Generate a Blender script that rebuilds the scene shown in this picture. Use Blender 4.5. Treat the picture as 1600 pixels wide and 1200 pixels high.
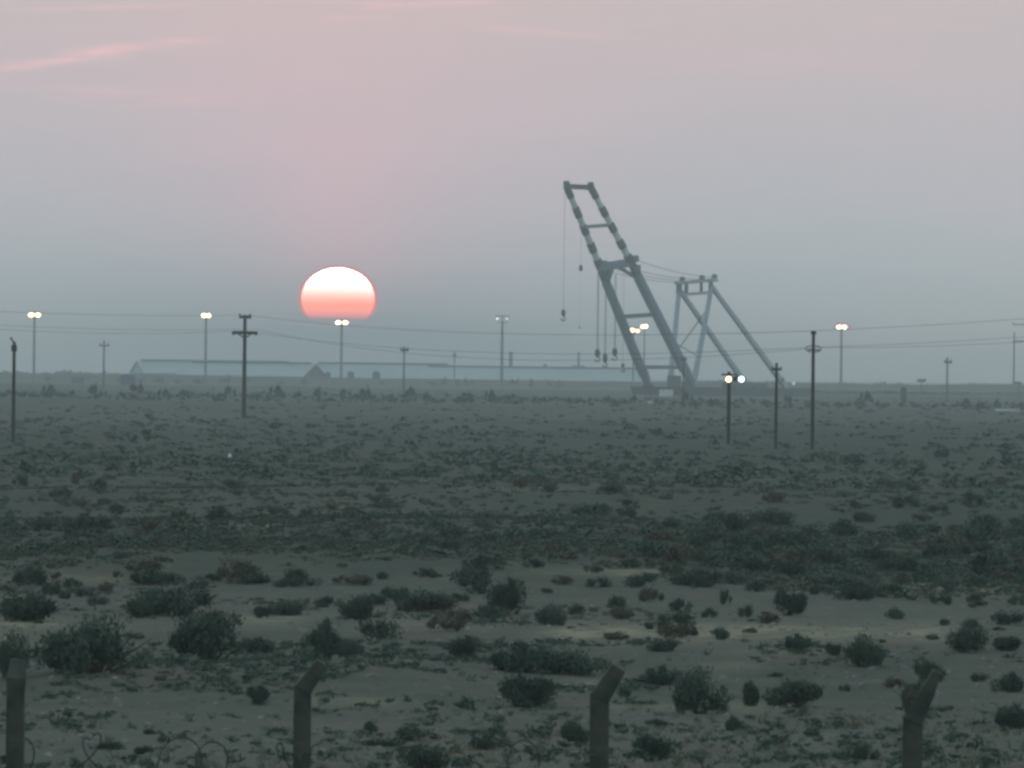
import bpy, bmesh, math, random
import numpy as np
from mathutils import Vector, Matrix

for _o in list(bpy.data.objects):
    bpy.data.objects.remove(_o)
scene = bpy.context.scene
C = scene.collection
random.seed(7)
rng = np.random.default_rng(7)

# ------------------------------------------------------------------ camera
F = 13500.0              # focal length in photograph pixels (long telephoto, the sun is 0.5 degree wide)
CAMH = 6.0               # the photographer stands on an embankment
ROLL = 0.0115
PITCH = -15.0 / F
R0, U0 = Vector((1, 0, 0)), Vector((0, -math.sin(PITCH), math.cos(PITCH)))
FW = Vector((0, math.cos(PITCH), math.sin(PITCH)))
RC = R0 * math.cos(ROLL) + U0 * math.sin(ROLL)
UC = -R0 * math.sin(ROLL) + U0 * math.cos(ROLL)
cam_data = bpy.data.cameras.new('camera')
cam = bpy.data.objects.new('camera', cam_data)
C.objects.link(cam)
cam.matrix_world = Matrix(((RC.x, UC.x, -FW.x, 0), (RC.y, UC.y, -FW.y, 0), (RC.z, UC.z, -FW.z, CAMH), (0, 0, 0, 1)))
cam_data.sensor_width = 36
cam_data.lens = F / 1600 * 36
cam_data.clip_start = 1
cam_data.clip_end = 120000
cam_data.dof.use_dof = True
cam_data.dof.focus_distance = 1200
cam_data.dof.aperture_fstop = 14
scene.camera = cam

SUN_PX, SUN_PY = 528.5, 467.0
def ray(px, py):
    return (FW + RC * ((px - 800) / F) + UC * ((600 - py) / F))
sd = ray(SUN_PX, SUN_PY).normalized()

# ------------------------------------------------------------------ world
scene.render.engine = 'CYCLES'
scene.view_settings.view_transform = 'Standard'
scene.view_settings.look = 'None'
scene.view_settings.gamma = 1
scene.view_settings.use_curve_mapping = False
scene.view_settings.exposure = 0
scene.cycles.filter_width = 2.9
world = bpy.data.worlds.new('World')
scene.world = world
world.use_nodes = True
wn = world.node_tree
wn.nodes.clear()

class NT:
    """tiny node writer"""
    def __init__(s, t): s.t = t
    def n(s, typ, **kw):
        nd = s.t.nodes.new(typ)
        for k, v in kw.items(): setattr(nd, k, v)
        return nd
    def link(s, a, b): s.t.links.new(a, b)
    def m(s, op, a, b=None, c=None, clamp=False):
        nd = s.n('ShaderNodeMath', operation=op)
        nd.use_clamp = clamp
        for i, v in enumerate((a, b, c)):
            if v is None: continue
            if isinstance(v, (int, float)): nd.inputs[i].default_value = v
            else: s.link(v, nd.inputs[i])
        return nd.outputs[0]
    def mix(s, f, a, b, mode='MIX'):
        nd = s.n('ShaderNodeMix', data_type='RGBA', blend_type=mode)
        for i, v in ((0, f), (6, a), (7, b)):
            if isinstance(v, (int, float)): nd.inputs[i].default_value = v
            elif isinstance(v, tuple): nd.inputs[i].default_value = (*v, 1)
            else: s.link(v, nd.inputs[i])
        return nd.outputs[2]
    def ramp(s, f, stops, interp='LINEAR'):
        nd = s.n('ShaderNodeValToRGB')
        cr = nd.color_ramp
        cr.interpolation = interp
        while len(cr.elements) < len(stops): cr.elements.new(0.5)
        for e, (p, c) in zip(cr.elements, stops):
            e.position = p
            e.color = (*c, 1) if isinstance(c, tuple) else (c, c, c, 1)
        s.link(f, nd.inputs[0])
        return nd.outputs[0]
    def noise(s, vec, scale, detail=4, rough=0.55, dist=0.0):
        nd = s.n('ShaderNodeTexNoise')
        nd.inputs['Scale'].default_value = scale
        nd.inputs['Detail'].default_value = detail
        nd.inputs['Roughness'].default_value = rough
        nd.inputs['Distortion'].default_value = dist
        if vec is not None: s.link(vec, nd.inputs['Vector'])
        return nd.outputs['Fac']

W = NT(wn)
tc = W.n('ShaderNodeTexCoord')
sep = W.n('ShaderNodeSeparateXYZ')
W.link(tc.outputs['Generated'], sep.inputs[0])
dx, dy, dz = sep.outputs
hyp = W.m('SQRT', W.m('ADD', W.m('MULTIPLY', dx, dx), W.m('MULTIPLY', dy, dy)))
el = W.m('ARCTAN2', dz, hyp)                       # elevation, radians
az = W.m('ARCTAN2', dx, dy)                        # azimuth from straight ahead
e01 = W.m('MULTIPLY_ADD', el, 0.6, 0.05, clamp=True)  # -0.083 .. 1.58 rad -> 0 .. 1
def eps(px): return 0.05 + 0.6 * px / F
SKY = [(0.0, (.34, .55, .63)), (eps(0), (.42, .61, .68)), (eps(60), (.50, .63, .68)), (eps(140), (.60, .665, .70)),
       (eps(280), (.60, .61, .66)), (eps(420), (.60, .57, .62)), (eps(620), (.575, .545, .575)), (0.16, (.62, .70, .74)),
       (0.35, (.56, .70, .76)), (0.95, (.43, .58, .65))]
base = W.ramp(e01, SKY)
# warm glow round the sun
daz = W.m('SUBTRACT', az, math.atan2(sd.x, sd.y))
dele = W.m('SUBTRACT', el, math.asin(sd.z) + 0.004)
r2 = W.m('ADD', W.m('MULTIPLY', daz, daz), W.m('MULTIPLY', W.m('MULTIPLY', dele, dele), 0.6))
glow = W.m('POWER', math.e, W.m('MULTIPLY', r2, -1.0 / (0.028 ** 2)))
glow2 = W.m('POWER', math.e, W.m('MULTIPLY', r2, -1.0 / (0.009 ** 2)))
sky = W.mix(W.m('MULTIPLY', glow, 1.0), base, (.15, -.015, .012), 'ADD')
sky = W.mix(W.m('MULTIPLY', glow2, 1.0), sky, (.20, .0, .015), 'ADD')
# broad uneven veils and thin lit wisps of cirrus, in pixels of arc
comb = W.n('ShaderNodeCombineXYZ')
W.link(W.m('MULTIPLY', az, 9.0), comb.inputs[0])
W.link(W.m('MULTIPLY', el, 60.0), comb.inputs[1])
v1 = W.noise(comb.outputs[0], 2.6, 5, 0.5, 0.6)
sky = W.mix(W.ramp(v1, [(.42, 0.0), (.68, 1.0)]), sky, (.035, .004, .008), 'ADD')
AX = W.m('MULTIPLY', az, F)
EY = W.m('MULTIPLY', el, F)
comb2 = W.n('ShaderNodeCombineXYZ')
W.link(W.m('MULTIPLY', AX, 0.008), comb2.inputs[0])
W.link(W.m('MULTIPLY', EY, 0.07), comb2.inputs[1])
v2 = W.noise(comb2.outputs[0], 1.0, 5, 0.6, 0.3)
v2r = W.ramp(v2, [(.36, 0.0), (.62, 1.0)])
def wisp(x0, y0, x1, y1, w, amp, bend=0.0):
    """a streak between two arc positions of the photograph"""
    def a(px, py):
        d = ray(px, py)
        return math.atan2(d.x, d.y) * F, math.atan2(d.z, math.hypot(d.x, d.y)) * F
    (a0, b0), (a1, b1) = a(x0, y0), a(x1, y1)
    t = W.m('DIVIDE', W.m('SUBTRACT', AX, a0), (a1 - a0))
    tm = W.m('MULTIPLY', W.m('MULTIPLY', t, W.m('SUBTRACT', 1, t)), 4, clamp=True)   # 0 at both ends
    line = W.m('MULTIPLY_ADD', t, b1 - b0, b0)
    line = W.m('ADD', line, W.m('MULTIPLY', W.m('SUBTRACT', v1, 0.5), 30))
    line = W.m('ADD', line, W.m('MULTIPLY', W.m('SINE', W.m('MULTIPLY', t, 6.283)), bend))
    q = W.m('DIVIDE', W.m('SUBTRACT', EY, line), w)
    g = W.m('POWER', math.e, W.m('MULTIPLY', W.m('MULTIPLY', q, q), -1))
    return W.m('MULTIPLY', W.m('MULTIPLY', g, W.m('SQRT', tm)), amp)
ws = [wisp(-60, 108, 350, 66, 7, 1.0, -6), wisp(90, 88, 210, 84, 9, .6), wisp(-40, 14, 330, 6, 5, .55), wisp(560, 12, 780, 4, 4, .7),
      wisp(500, 28, 620, 26, 4, .4), wisp(740, 42, 1010, 60, 5, .45), wisp(60, 140, 420, 165, 12, .35), wisp(-60, 122, 200, 140, 8, .3),
      wisp(1280, 28, 1560, 44, 6, .22), wisp(860, 96, 1500, 104, 22, .12)]
tot = ws[0]
for w_ in ws[1:]: tot = W.m('ADD', tot, w_)
tot = W.m('MULTIPLY', tot, W.m('MULTIPLY_ADD', v2r, 0.75, 0.25))
sky = W.mix(W.m('MULTIPLY', tot, 1.0, clamp=True), sky, (.27, .06, .055), 'ADD')
bgA = W.n('ShaderNodeBackground')
W.link(sky, bgA.inputs[0])
bgA.inputs[1].default_value = 0.96
nish = W.n('ShaderNodeTexSky', sky_type='NISHITA')
nish.sun_disc = False
nish.sun_elevation = math.asin(sd.z)
nish.sun_rotation = math.atan2(sd.x, sd.y)
nish.dust_density = 4
bgB = W.n('ShaderNodeBackground')
W.link(nish.outputs[0], bgB.inputs[0])
bgB.inputs[1].default_value = 0.025
addw = W.n('ShaderNodeAddShader')
W.link(bgA.outputs[0], addw.inputs[0]); W.link(bgB.outputs[0], addw.inputs[1])
wo = W.n('ShaderNodeOutputWorld')
W.link(addw.outputs[0], wo.inputs[0])

sun_l = bpy.data.lights.new('sun_lamp', 'SUN')
sun_l.energy = 0.5
sun_l.angle = math.radians(0.5)
sun_l.color = (1, .62, .5)
sun_o = bpy.data.objects.new('sun_lamp', sun_l)
sun_o.rotation_euler = (-sd).to_track_quat('-Z', 'Y').to_euler()
C.objects.link(sun_o)

HAZE_DENSITY = 1.9e-4
HAZE_ALBEDO = (.83, .985, 1.0)
HAZE_ANISO = 0.66
HAZE_TOP = 92.0

# ------------------------------------------------------------------ helpers
def tag(o, label=None, cat=None, group=None, kind=None):
    if label: o['label'] = label
    if cat: o['category'] = cat
    if group: o['group'] = group
    if kind: o['kind'] = kind
    return o

def empty(name, loc, label=None, cat=None, group=None, rz=0):
    o = bpy.data.objects.new(name, None)
    o.empty_display_size = 0.2
    o.location = loc
    o.rotation_euler = (0, 0, rz)
    C.objects.link(o)
    return tag(o, label, cat, group)

class MB:
    def __init__(s): s.v, s.f = [], []
    def quadbox(s, a, b):
        """eight corners: ring a (4) and ring b (4)"""
        n = len(s.v)
        s.v += [tuple(p) for p in a] + [tuple(p) for p in b]
        s.f += [(n, n + 1, n + 2, n + 3), (n + 7, n + 6, n + 5, n + 4)]
        for i in range(4):
            j = (i + 1) % 4
            s.f.append((n + i, n + 4 + i, n + 4 + j, n + j))
        return s
    def box(s, c, d):
        x, y, z = c; a, b, h = d[0] / 2, d[1] / 2, d[2] / 2
        lo = [(x - a, y - b, z - h), (x + a, y - b, z - h), (x + a, y + b, z - h), (x - a, y + b, z - h)]
        hi = [(p[0], p[1], z + h) for p in lo]
        return s.quadbox(lo, hi)
    def beam(s, p0, p1, w0, h0=None, w1=None, h1=None, side=Vector((0, 0, 1))):
        p0, p1 = Vector(p0), Vector(p1)
        h0 = h0 or w0; w1 = w1 or w0; h1 = h1 or h0
        d = (p1 - p0).normalized()
        a = d.cross(side)
        if a.length < 1e-4: a = d.cross(Vector((0, 1, 0)))
        a.normalize(); b = a.cross(d).normalized()
        ring = lambda p, w, h: [p - a * w / 2 - b * h / 2, p + a * w / 2 - b * h / 2, p + a * w / 2 + b * h / 2, p - a * w / 2 + b * h / 2]
        return s.quadbox(ring(p0, w0, h0), ring(p1, w1, h1))
    def tube(s, pts, r, seg=8, cap=True, r1=None):
        pts = [Vector(p) for p in pts]
        n0 = len(s.v); m = len(pts)
        for i, p in enumerate(pts):
            d = (pts[min(i + 1, m - 1)] - pts[max(i - 1, 0)]).normalized()
            a = d.cross(Vector((0, 0, 1)))
            if a.length < 1e-3: a = d.cross(Vector((0, 1, 0)))
            a.normalize(); b = a.cross(d)
            rr = r if r1 is None else r + (r1 - r) * i / (m - 1)
            for k in range(seg):
                t = 2 * math.pi * k / seg
                s.v.append(tuple(p + a * rr * math.cos(t) + b * rr * math.sin(t)))
        for i in range(m - 1):
            for k in range(seg):
                q = n0 + i * seg; k2 = (k + 1) % seg
                s.f.append((q + k, q + k2, q + seg + k2, q + seg + k))
        if cap:
            s.f.append(tuple(n0 + k for k in range(seg))[::-1])
            s.f.append(tuple(n0 + (m - 1) * seg + k for k in range(seg)))
        return s
    def mesh(s, name, mat):
        me = bpy.data.meshes.new(name)
        me.from_pydata(s.v, [], s.f)
        b_ = bmesh.new(); b_.from_mesh(me)
        bmesh.ops.recalc_face_normals(b_, faces=b_.faces)
        b_.to_mesh(me); b_.free()
        me.materials.append(mat)
        me.update()
        return me
    def build(s, name, mat, parent=None, world=True):
        """world coordinates; a parent Empty's offset is taken off so the part stays where it stands"""
        me = s.mesh(name, mat)
        o = bpy.data.objects.new(name, me)
        C.objects.link(o)
        if parent is not None:
            o.parent = parent
            root = parent
            if world:
                off = Vector((0, 0, 0)); q = parent
                while q is not None:
                    off += q.location; q = q.parent
                me.transform(Matrix.Translation(-off))
        return o

def bevel(o, w, seg=2):
    m = o.modifiers.new('bevel', 'BEVEL'); m.width = w; m.segments = seg; m.limit_method = 'ANGLE'
    return o

def material(name, col, col2=None, scale=3.0, rough=0.8, emit=None, strength=0.0, metal=0.0):
    m = bpy.data.materials.new(name); m.use_nodes = True
    t = NT(m.node_tree); m.node_tree.nodes.clear()
    out = t.n('ShaderNodeOutputMaterial')
    if emit:
        e = t.n('ShaderNodeEmission')
        e.inputs[0].default_value = (*emit, 1); e.inputs[1].default_value = strength
        t.link(e.outputs[0], out.inputs[0])
        return m
    b = t.n('ShaderNodeBsdfPrincipled')
    b.inputs['Roughness'].default_value = rough
    b.inputs['Metallic'].default_value = metal
    b.inputs['Specular IOR Level'].default_value = 0.25
    tcn = t.n('ShaderNodeTexCoord')
    nz = t.noise(tcn.outputs['Object'], scale, 6, 0.6)
    c = t.ramp(nz, [(.35, col), (.65, col2 or tuple(x * .7 for x in col))])
    t.link(c, b.inputs['Base Color'])
    t.link(b.outputs[0], out.inputs[0])
    return m

# ------------------------------------------------------------------ terrain function
PT = rng.random((256, 256)) * 2 - 1
def vnoise(x, y, off=0):
    x = np.asarray(x, float) + off * 17.3; y = np.asarray(y, float) + off * 9.1
    xi = np.floor(x).astype(int); yi = np.floor(y).astype(int)
    fx = x - xi; fy = y - yi
    fx = fx * fx * (3 - 2 * fx); fy = fy * fy * (3 - 2 * fy)
    g = lambda a, b: PT[a & 255, b & 255]
    return (g(xi, yi) * (1 - fx) + g(xi + 1, yi) * fx) * (1 - fy) + (g(xi, yi + 1) * (1 - fx) + g(xi + 1, yi + 1) * fx) * fy
def fbm(x, y, off=0, o=4):
    r = 0; a = .5; s = 0
    for k in range(o):
        r = r + a * vnoise(x * 2 ** k, y * 2 ** k, off + k); s += a; a *= .55
    return r / s
def flat(px, py):
    """where the ray of a photograph pixel meets level ground"""
    d = ray(px, py)
    t = CAMH / -d.z
    return d.x * t, d.y * t
MOUNDS = []
for px, py, rx, ry, h in [(560, 1068, 2.6, 7, .42), (250, 905, 5, 16, .4), (560, 900, 8, 18, .55), (880, 930, 5, 10, .3), (150, 1060, 2.2, 5, .25),
                          (1050, 905, 7, 14, .4), (1300, 1010, 5, 9, .25), (400, 860, 12, 22, .6), (850, 860, 12, 22, .5), (1250, 800, 14, 30, .5),
                          (1480, 900, 5, 12, .35), (700, 780, 18, 40, .6), (250, 790, 16, 30, .4)]:
    MOUNDS.append((*flat(px, py), rx, ry, h))
def H(x, y):
    x = np.asarray(x, float); y = np.asarray(y, float)
    fade = np.clip((y - 60) / 60, 0, 1)
    h = .30 * vnoise(x / 48, y / 70, 1) + .15 * vnoise(x / 13, y / 17, 2) + .07 * vnoise(x / 4.1, y / 4.6, 3) + .018 * vnoise(x / 1.3, y / 1.4, 4)
    for cx, cy, rx, ry, a in MOUNDS:
        h = h + a * np.exp(-((x - cx) / rx) ** 2 - ((y - cy) / ry) ** 2)
    # low spoil banks across the plain in the distance
    for yb, wd, a in ((1950, 9, .6), (2900, 25, 1.2)):
        q = (y - yb - 12 * vnoise(x / 90, 0 * y, 6)) / wd
        h = h + a * np.exp(-q * q) * (.75 + .35 * vnoise(x / 25, 0 * y, 7))
    # flood bank in front of the sheds
    q = (y - 3900 - .05 * x) / 22
    h = h + (3.9 + .35 * vnoise(x / 40, 0 * y, 8)) * np.exp(-q ** 4)
    return h * fade
def Hs(x, y): return float(H(np.array([x]), np.array([y]))[0])
def at(px, py):
    """first hit of a pixel's ray with the terrain"""
    d = ray(px, py)
    t0 = CAMH / max(-d.z, 1e-4)
    ts = np.linspace(t0 * .55, t0 * 1.35, 600)
    gap = CAMH + d.z * ts - H(d.x * ts, d.y * ts)
    k = np.argmax(gap < 0)
    if gap[k] >= 0: k = 599
    t = ts[k]
    x, y = d.x * t, d.y * t
    return Vector((x, y, Hs(x, y)))
def at_d(px, py, D):
    d = ray(px, py); t = D / d.y
    return Vector((d.x * t, D, CAMH + d.z * t))

# ------------------------------------------------------------------ ground sheet
def build_ground():
    r = np.concatenate([np.array([4.0, 4.6, 5.3, 6.2, 7.4, 9, 11, 13, 15, 17]), np.arange(18, 60, .5), np.arange(60, 640, 1.0), np.arange(640, 1300, 15)])
    d = CAMH * F / r
    d = np.concatenate([d, np.array([55, 45, 30, 10, -30, -120, -290.])])
    d = np.sort(np.concatenate([d, 3900 + np.linspace(-45, 45, 19), 2900 + np.linspace(-60, 60, 13)]))[::-1]
    k = np.linspace(-.072, .072, 620)
    out = np.array([.0015, .004, .009, .02, .045, .1, .22, .5, 1.0])
    de = np.maximum(d, 60)[:, None]
    xc = k[None, :] * de
    edge = .072 * de
    xr = edge + out[None, :] * (10000 - edge)
    x = np.concatenate([-xr[:, ::-1], xc, xr], 1)
    y = np.repeat(d[:, None], x.shape[1], 1)
    z = H(x, y)
    z[(y > 17500)] = -.3
    nr, nc = x.shape
    co = np.stack([x, y, z], -1).reshape(-1, 3)
    idx = np.arange(nr * nc).reshape(nr, nc)
    q = np.stack([idx[:-1, :-1], idx[1:, :-1], idx[1:, 1:], idx[:-1, 1:]], -1).reshape(-1, 4)
    me = bpy.data.meshes.new('ground')
    me.vertices.add(len(co)); me.vertices.foreach_set('co', co.ravel())
    me.loops.add(q.size); me.loops.foreach_set('vertex_index', q.ravel())
    me.polygons.add(len(q)); me.polygons.foreach_set('loop_start', np.arange(0, q.size, 4)); me.polygons.foreach_set('loop_total', np.full(len(q), 4))
    me.polygons.foreach_set('use_smooth', np.ones(len(q), bool))
    me.update()
    # soil zones: R pale sand, G green ground cover, B dry yellow grass
    X, Y = co[:, 0], co[:, 1]
    Ys = np.maximum(Y, 60)
    px = 800 + X / Ys * F
    py = 585 + (CAMH - co[:, 2]) * F / Ys + ROLL * (px - 800)
    sm = lambda v, a, b: np.clip((v - a) / (b - a), 0, 1) ** 2 * (3 - 2 * np.clip((v - a) / (b - a), 0, 1))
    n1 = fbm(X / 9, Y / 26, 11); n2 = fbm(X / 2.2, Y / 6, 15); n3 = fbm(X / 30, Y / 90, 21); n4 = fbm(X / 5, Y / 9, 30)
    def strip(yc, w, x0, x1, soft=120):
        return np.exp(-((py - yc - 7 * n1) / w) ** 2) * sm(px, x0 - soft, x0 + soft) * (1 - sm(px, x1 - soft, x1 + soft))
    pale = .35 + .5 * n1 + .3 * n2
    pale += .35 * sm(py, 1085, 1130) + .35 * strip(960, 45, -400, 2000) - .62 * sm(py, 660, 700) * (1 - sm(py, 885, 915))
    pale += .45 * strip(650, 7, -400, 2000) + .6 * strip(753, 6, 880, 1220, 50) + .5 * strip(755, 6, 1450, 1650, 50) + .4 * strip(730, 9, 900, 1250, 80)
    yel = np.clip(-.15 + .6 * n4 + .5 * n3, 0, 1) * .8 * sm(py, 880, 950) * (1 - .6 * sm(py, 1090, 1130))
    for s_ in [(988, 13, 860, 1500, .95), (1098, 7, 480, 640, .7), (1106, 7, 950, 1220, .6), (972, 9, -300, 90, .9), (1040, 9, 1080, 1220, .4), (1000, 12, -300, 60, .6),
               (895, 6, 820, 1080, .6), (968, 9, 360, 480, .7), (975, 8, 600, 760, .6), (917, 9, 1330, 1700, .5), (818, 4, 230, 480, .4), (846, 4, -50, 150, .5),
               (1075, 9, 880, 960, .6), (1020, 8, 1150, 1350, .4), (762, 5, 700, 900, .3), (905, 7, 20, 220, .3)]:
        yel = yel + 1.25 * s_[4] * strip(s_[0], s_[1], s_[2], s_[3], 50) * (.65 + .7 * n2)
    grn = .25 + .55 * n3 + .45 * fbm(X / 7, Y / 22, 40) + .32 * sm(py, 640, 690) * (1 - sm(py, 885, 915)) - .3 * sm(py, 1085, 1130)
    grn += .45 * np.exp(-((py - 850) / 40) ** 2) * sm(px, 950, 1150)
    col = np.stack([np.clip(pale, 0, 1), np.clip(grn, 0, 1), np.clip(yel, 0, 1), np.ones_like(pale)], -1).astype(np.float32)
    at_ = me.color_attributes.new('soil', 'FLOAT_COLOR', 'POINT')
    at_.data.foreach_set('color', col.ravel())
    m = bpy.data.materials.new('desert_soil'); m.use_nodes = True; m.node_tree.nodes.clear()
    t = NT(m.node_tree)
    a = t.n('ShaderNodeAttribute', attribute_name='soil')
    s_ = t.n('ShaderNodeSeparateColor'); t.link(a.outputs['Color'], s_.inputs[0])
    g = t.n('ShaderNodeNewGeometry')
    mp = t.n('ShaderNodeMapping'); mp.inputs['Scale'].default_value = (1, .45, 1)
    t.link(g.outputs['Position'], mp.inputs[0])
    f1 = t.noise(mp.outputs[0], 3.2, 6, .7); f2 = t.noise(mp.outputs[0], .8, 5, .65); f3 = t.noise(mp.outputs[0], 9, 3, .6)
    soil = t.mix(t.ramp(f2, [(.35, 0.), (.65, 1.)]), (.060, .073, .058), (.105, .108, .084))
    c = t.mix(s_.outputs[0], soil, t.mix(f1, (.105, .113, .094), (.145, .148, .120)))
    f4 = t.noise(mp.outputs[0], 1.7, 5, .7, .4)
    c = t.mix(t.m('MULTIPLY', t.ramp(f4, [(.36, 0.), (.66, 1.)]), .45), c, (.055, .064, .053))
    f5 = t.noise(mp.outputs[0], .33, 4, .6)
    c = t.mix(t.m('MULTIPLY', t.ramp(f5, [(.50, 0.), (.66, 1.)]), .4), c, (.135, .105, .078))
    gf = t.m('MULTIPLY', s_.outputs[1], t.ramp(f1, [(.38, 0.3), (.62, 1.)]))
    c = t.mix(gf, c, (.040, .066, .048))
    yf = t.m('MULTIPLY', s_.outputs[2], t.ramp(f4, [(.36, 0.1), (.6, 1.)]))
    c = t.mix(yf, c, (.30, .27, .185))
    c = t.mix(t.ramp(f3, [(.62, 0.), (.72, .7)]), c, (.06, .07, .06))
    b = t.n('ShaderNodeBsdfPrincipled'); b.inputs['Roughness'].default_value = 1; b.inputs['Specular IOR Level'].default_value = .05
    bp = t.n('ShaderNodeBump'); bp.inputs['Strength'].default_value = .4; bp.inputs['Distance'].default_value = .12
    t.link(f4, bp.inputs['Height']); t.link(bp.outputs[0], b.inputs['Normal'])
    t.link(c, b.inputs['Base Color'])
    o_ = t.n('ShaderNodeOutputMaterial'); t.link(b.outputs[0], o_.inputs[0])
    me.materials.append(m)
    o = bpy.data.objects.new('ground', me); C.objects.link(o)
    tag(o, 'flat scrubby desert plain of grey sand running to the hazy horizon', None, None, 'structure')
build_ground()

# ------------------------------------------------------------------ haze
hz = MB().box((0, 9900, (HAZE_TOP - 3) / 2), (20400, 20600, HAZE_TOP + 3))
hm = bpy.data.materials.new('dusty_air'); hm.use_nodes = True; hm.node_tree.nodes.clear()
ht = NT(hm.node_tree)
pv = ht.n('ShaderNodeVolumePrincipled')
pv.inputs['Color'].default_value = (*HAZE_ALBEDO, 1)
pv.inputs['Density'].default_value = HAZE_DENSITY
pv.inputs['Anisotropy'].default_value = HAZE_ANISO
ho = ht.n('ShaderNodeOutputMaterial'); ht.link(pv.outputs[0], ho.inputs['Volume'])
tag(hz.build('haze', hm), 'pale dusty haze lying over the whole plain', None, None, 'stuff')

# ------------------------------------------------------------------ the setting sun: flattened ball of light far outside the haze
def build_sun():
    D = 90000
    c = at_d(SUN_PX, SUN_PY, D)
    rx = 62.0 / F * D; rz = 52.5 / F * D
    v, f = [], []
    ns, nr = 64, 32
    for i in range(nr + 1):
        th = math.pi * i / nr
        for k in range(ns):
            ph = 2 * math.pi * k / ns
            v.append((math.sin(th) * math.cos(ph), math.sin(th) * math.sin(ph), math.cos(th)))
    for i in range(nr):
        for k in range(ns):
            k2 = (k + 1) % ns
            f.append((i * ns + k, (i + 1) * ns + k, (i + 1) * ns + k2, i * ns + k2))
    me = bpy.data.meshes.new('sun'); me.from_pydata(v, [], f)
    me.polygons.foreach_set('use_smooth', [True] * len(f))
    m = bpy.data.materials.new('sun_glow'); m.use_nodes = True; m.node_tree.nodes.clear()
    m.cycles.emission_sampling = 'NONE'
    t = NT(m.node_tree)
    tcn = t.n('ShaderNodeTexCoord'); sp = t.n('ShaderNodeSeparateXYZ'); t.link(tcn.outputs['Object'], sp.inputs[0])
    rr = t.m('SQRT', t.m('ADD', t.m('MULTIPLY', sp.outputs[0], sp.outputs[0]), t.m('MULTIPLY', sp.outputs[2], sp.outputs[2])))
    cz_ = t.n('ShaderNodeCombineXYZ'); t.link(t.m('MULTIPLY', sp.outputs[2], 9), cz_.inputs[2]); t.link(t.m('MULTIPLY', sp.outputs[0], .5), cz_.inputs[0])
    band = t.noise(cz_.outputs[0], 1.3, 3, .6)
    zr = t.m('MULTIPLY_ADD', sp.outputs[2], .5, .5)
    z01 = t.m('ADD', zr, t.m('MULTIPLY', t.m('SUBTRACT', band, .5), .07))
    body = t.ramp(z01, [(.0, (.0, 0, 0)), (.17, (.10, .0, .0)), (.24, (.40, .05, .055)), (.32, (.52, .085, .04)), (.40, (.5, .075, .02)), (.47, (.5, .115, .07)),
                        (.56, (.5, .21, .16)), (.66, (.56, .33, .28)), (.78, (.95, .85, .8)), (1., (1, .95, .88))])
    limb = t.ramp(rr, [(.90, 0.), (.945, 1.)])
    rimc = t.ramp(z01, [(.12, (0, 0, 0)), (.30, (.25, .01, .01)), (.6, (.14, .0, .0)), (1., (.07, .0, .0))])
    col = t.mix(limb, body, rimc)
    alpha = t.ramp(zr, [(.13, 0.), (.30, 1.)], 'EASE')
    e = t.n('ShaderNodeEmission'); t.link(col, e.inputs[0]); e.inputs[1].default_value = 14.0
    tr = t.n('ShaderNodeBsdfTransparent')
    ad = t.n('ShaderNodeMixShader'); t.link(alpha, ad.inputs[0]); t.link(tr.outputs[0], ad.inputs[1]); t.link(e.outputs[0], ad.inputs[2])
    o_ = t.n('ShaderNodeOutputMaterial'); t.link(ad.outputs[0], o_.inputs[0])
    me.materials.append(m)
    o = bpy.data.objects.new('sun', me); C.objects.link(o)
    o.location = c; o.scale = (rx, rx, rz)
    tag(o, 'huge setting sun, white above and salmon pink below, sinking into the haze', 'sun')
build_sun()

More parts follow.
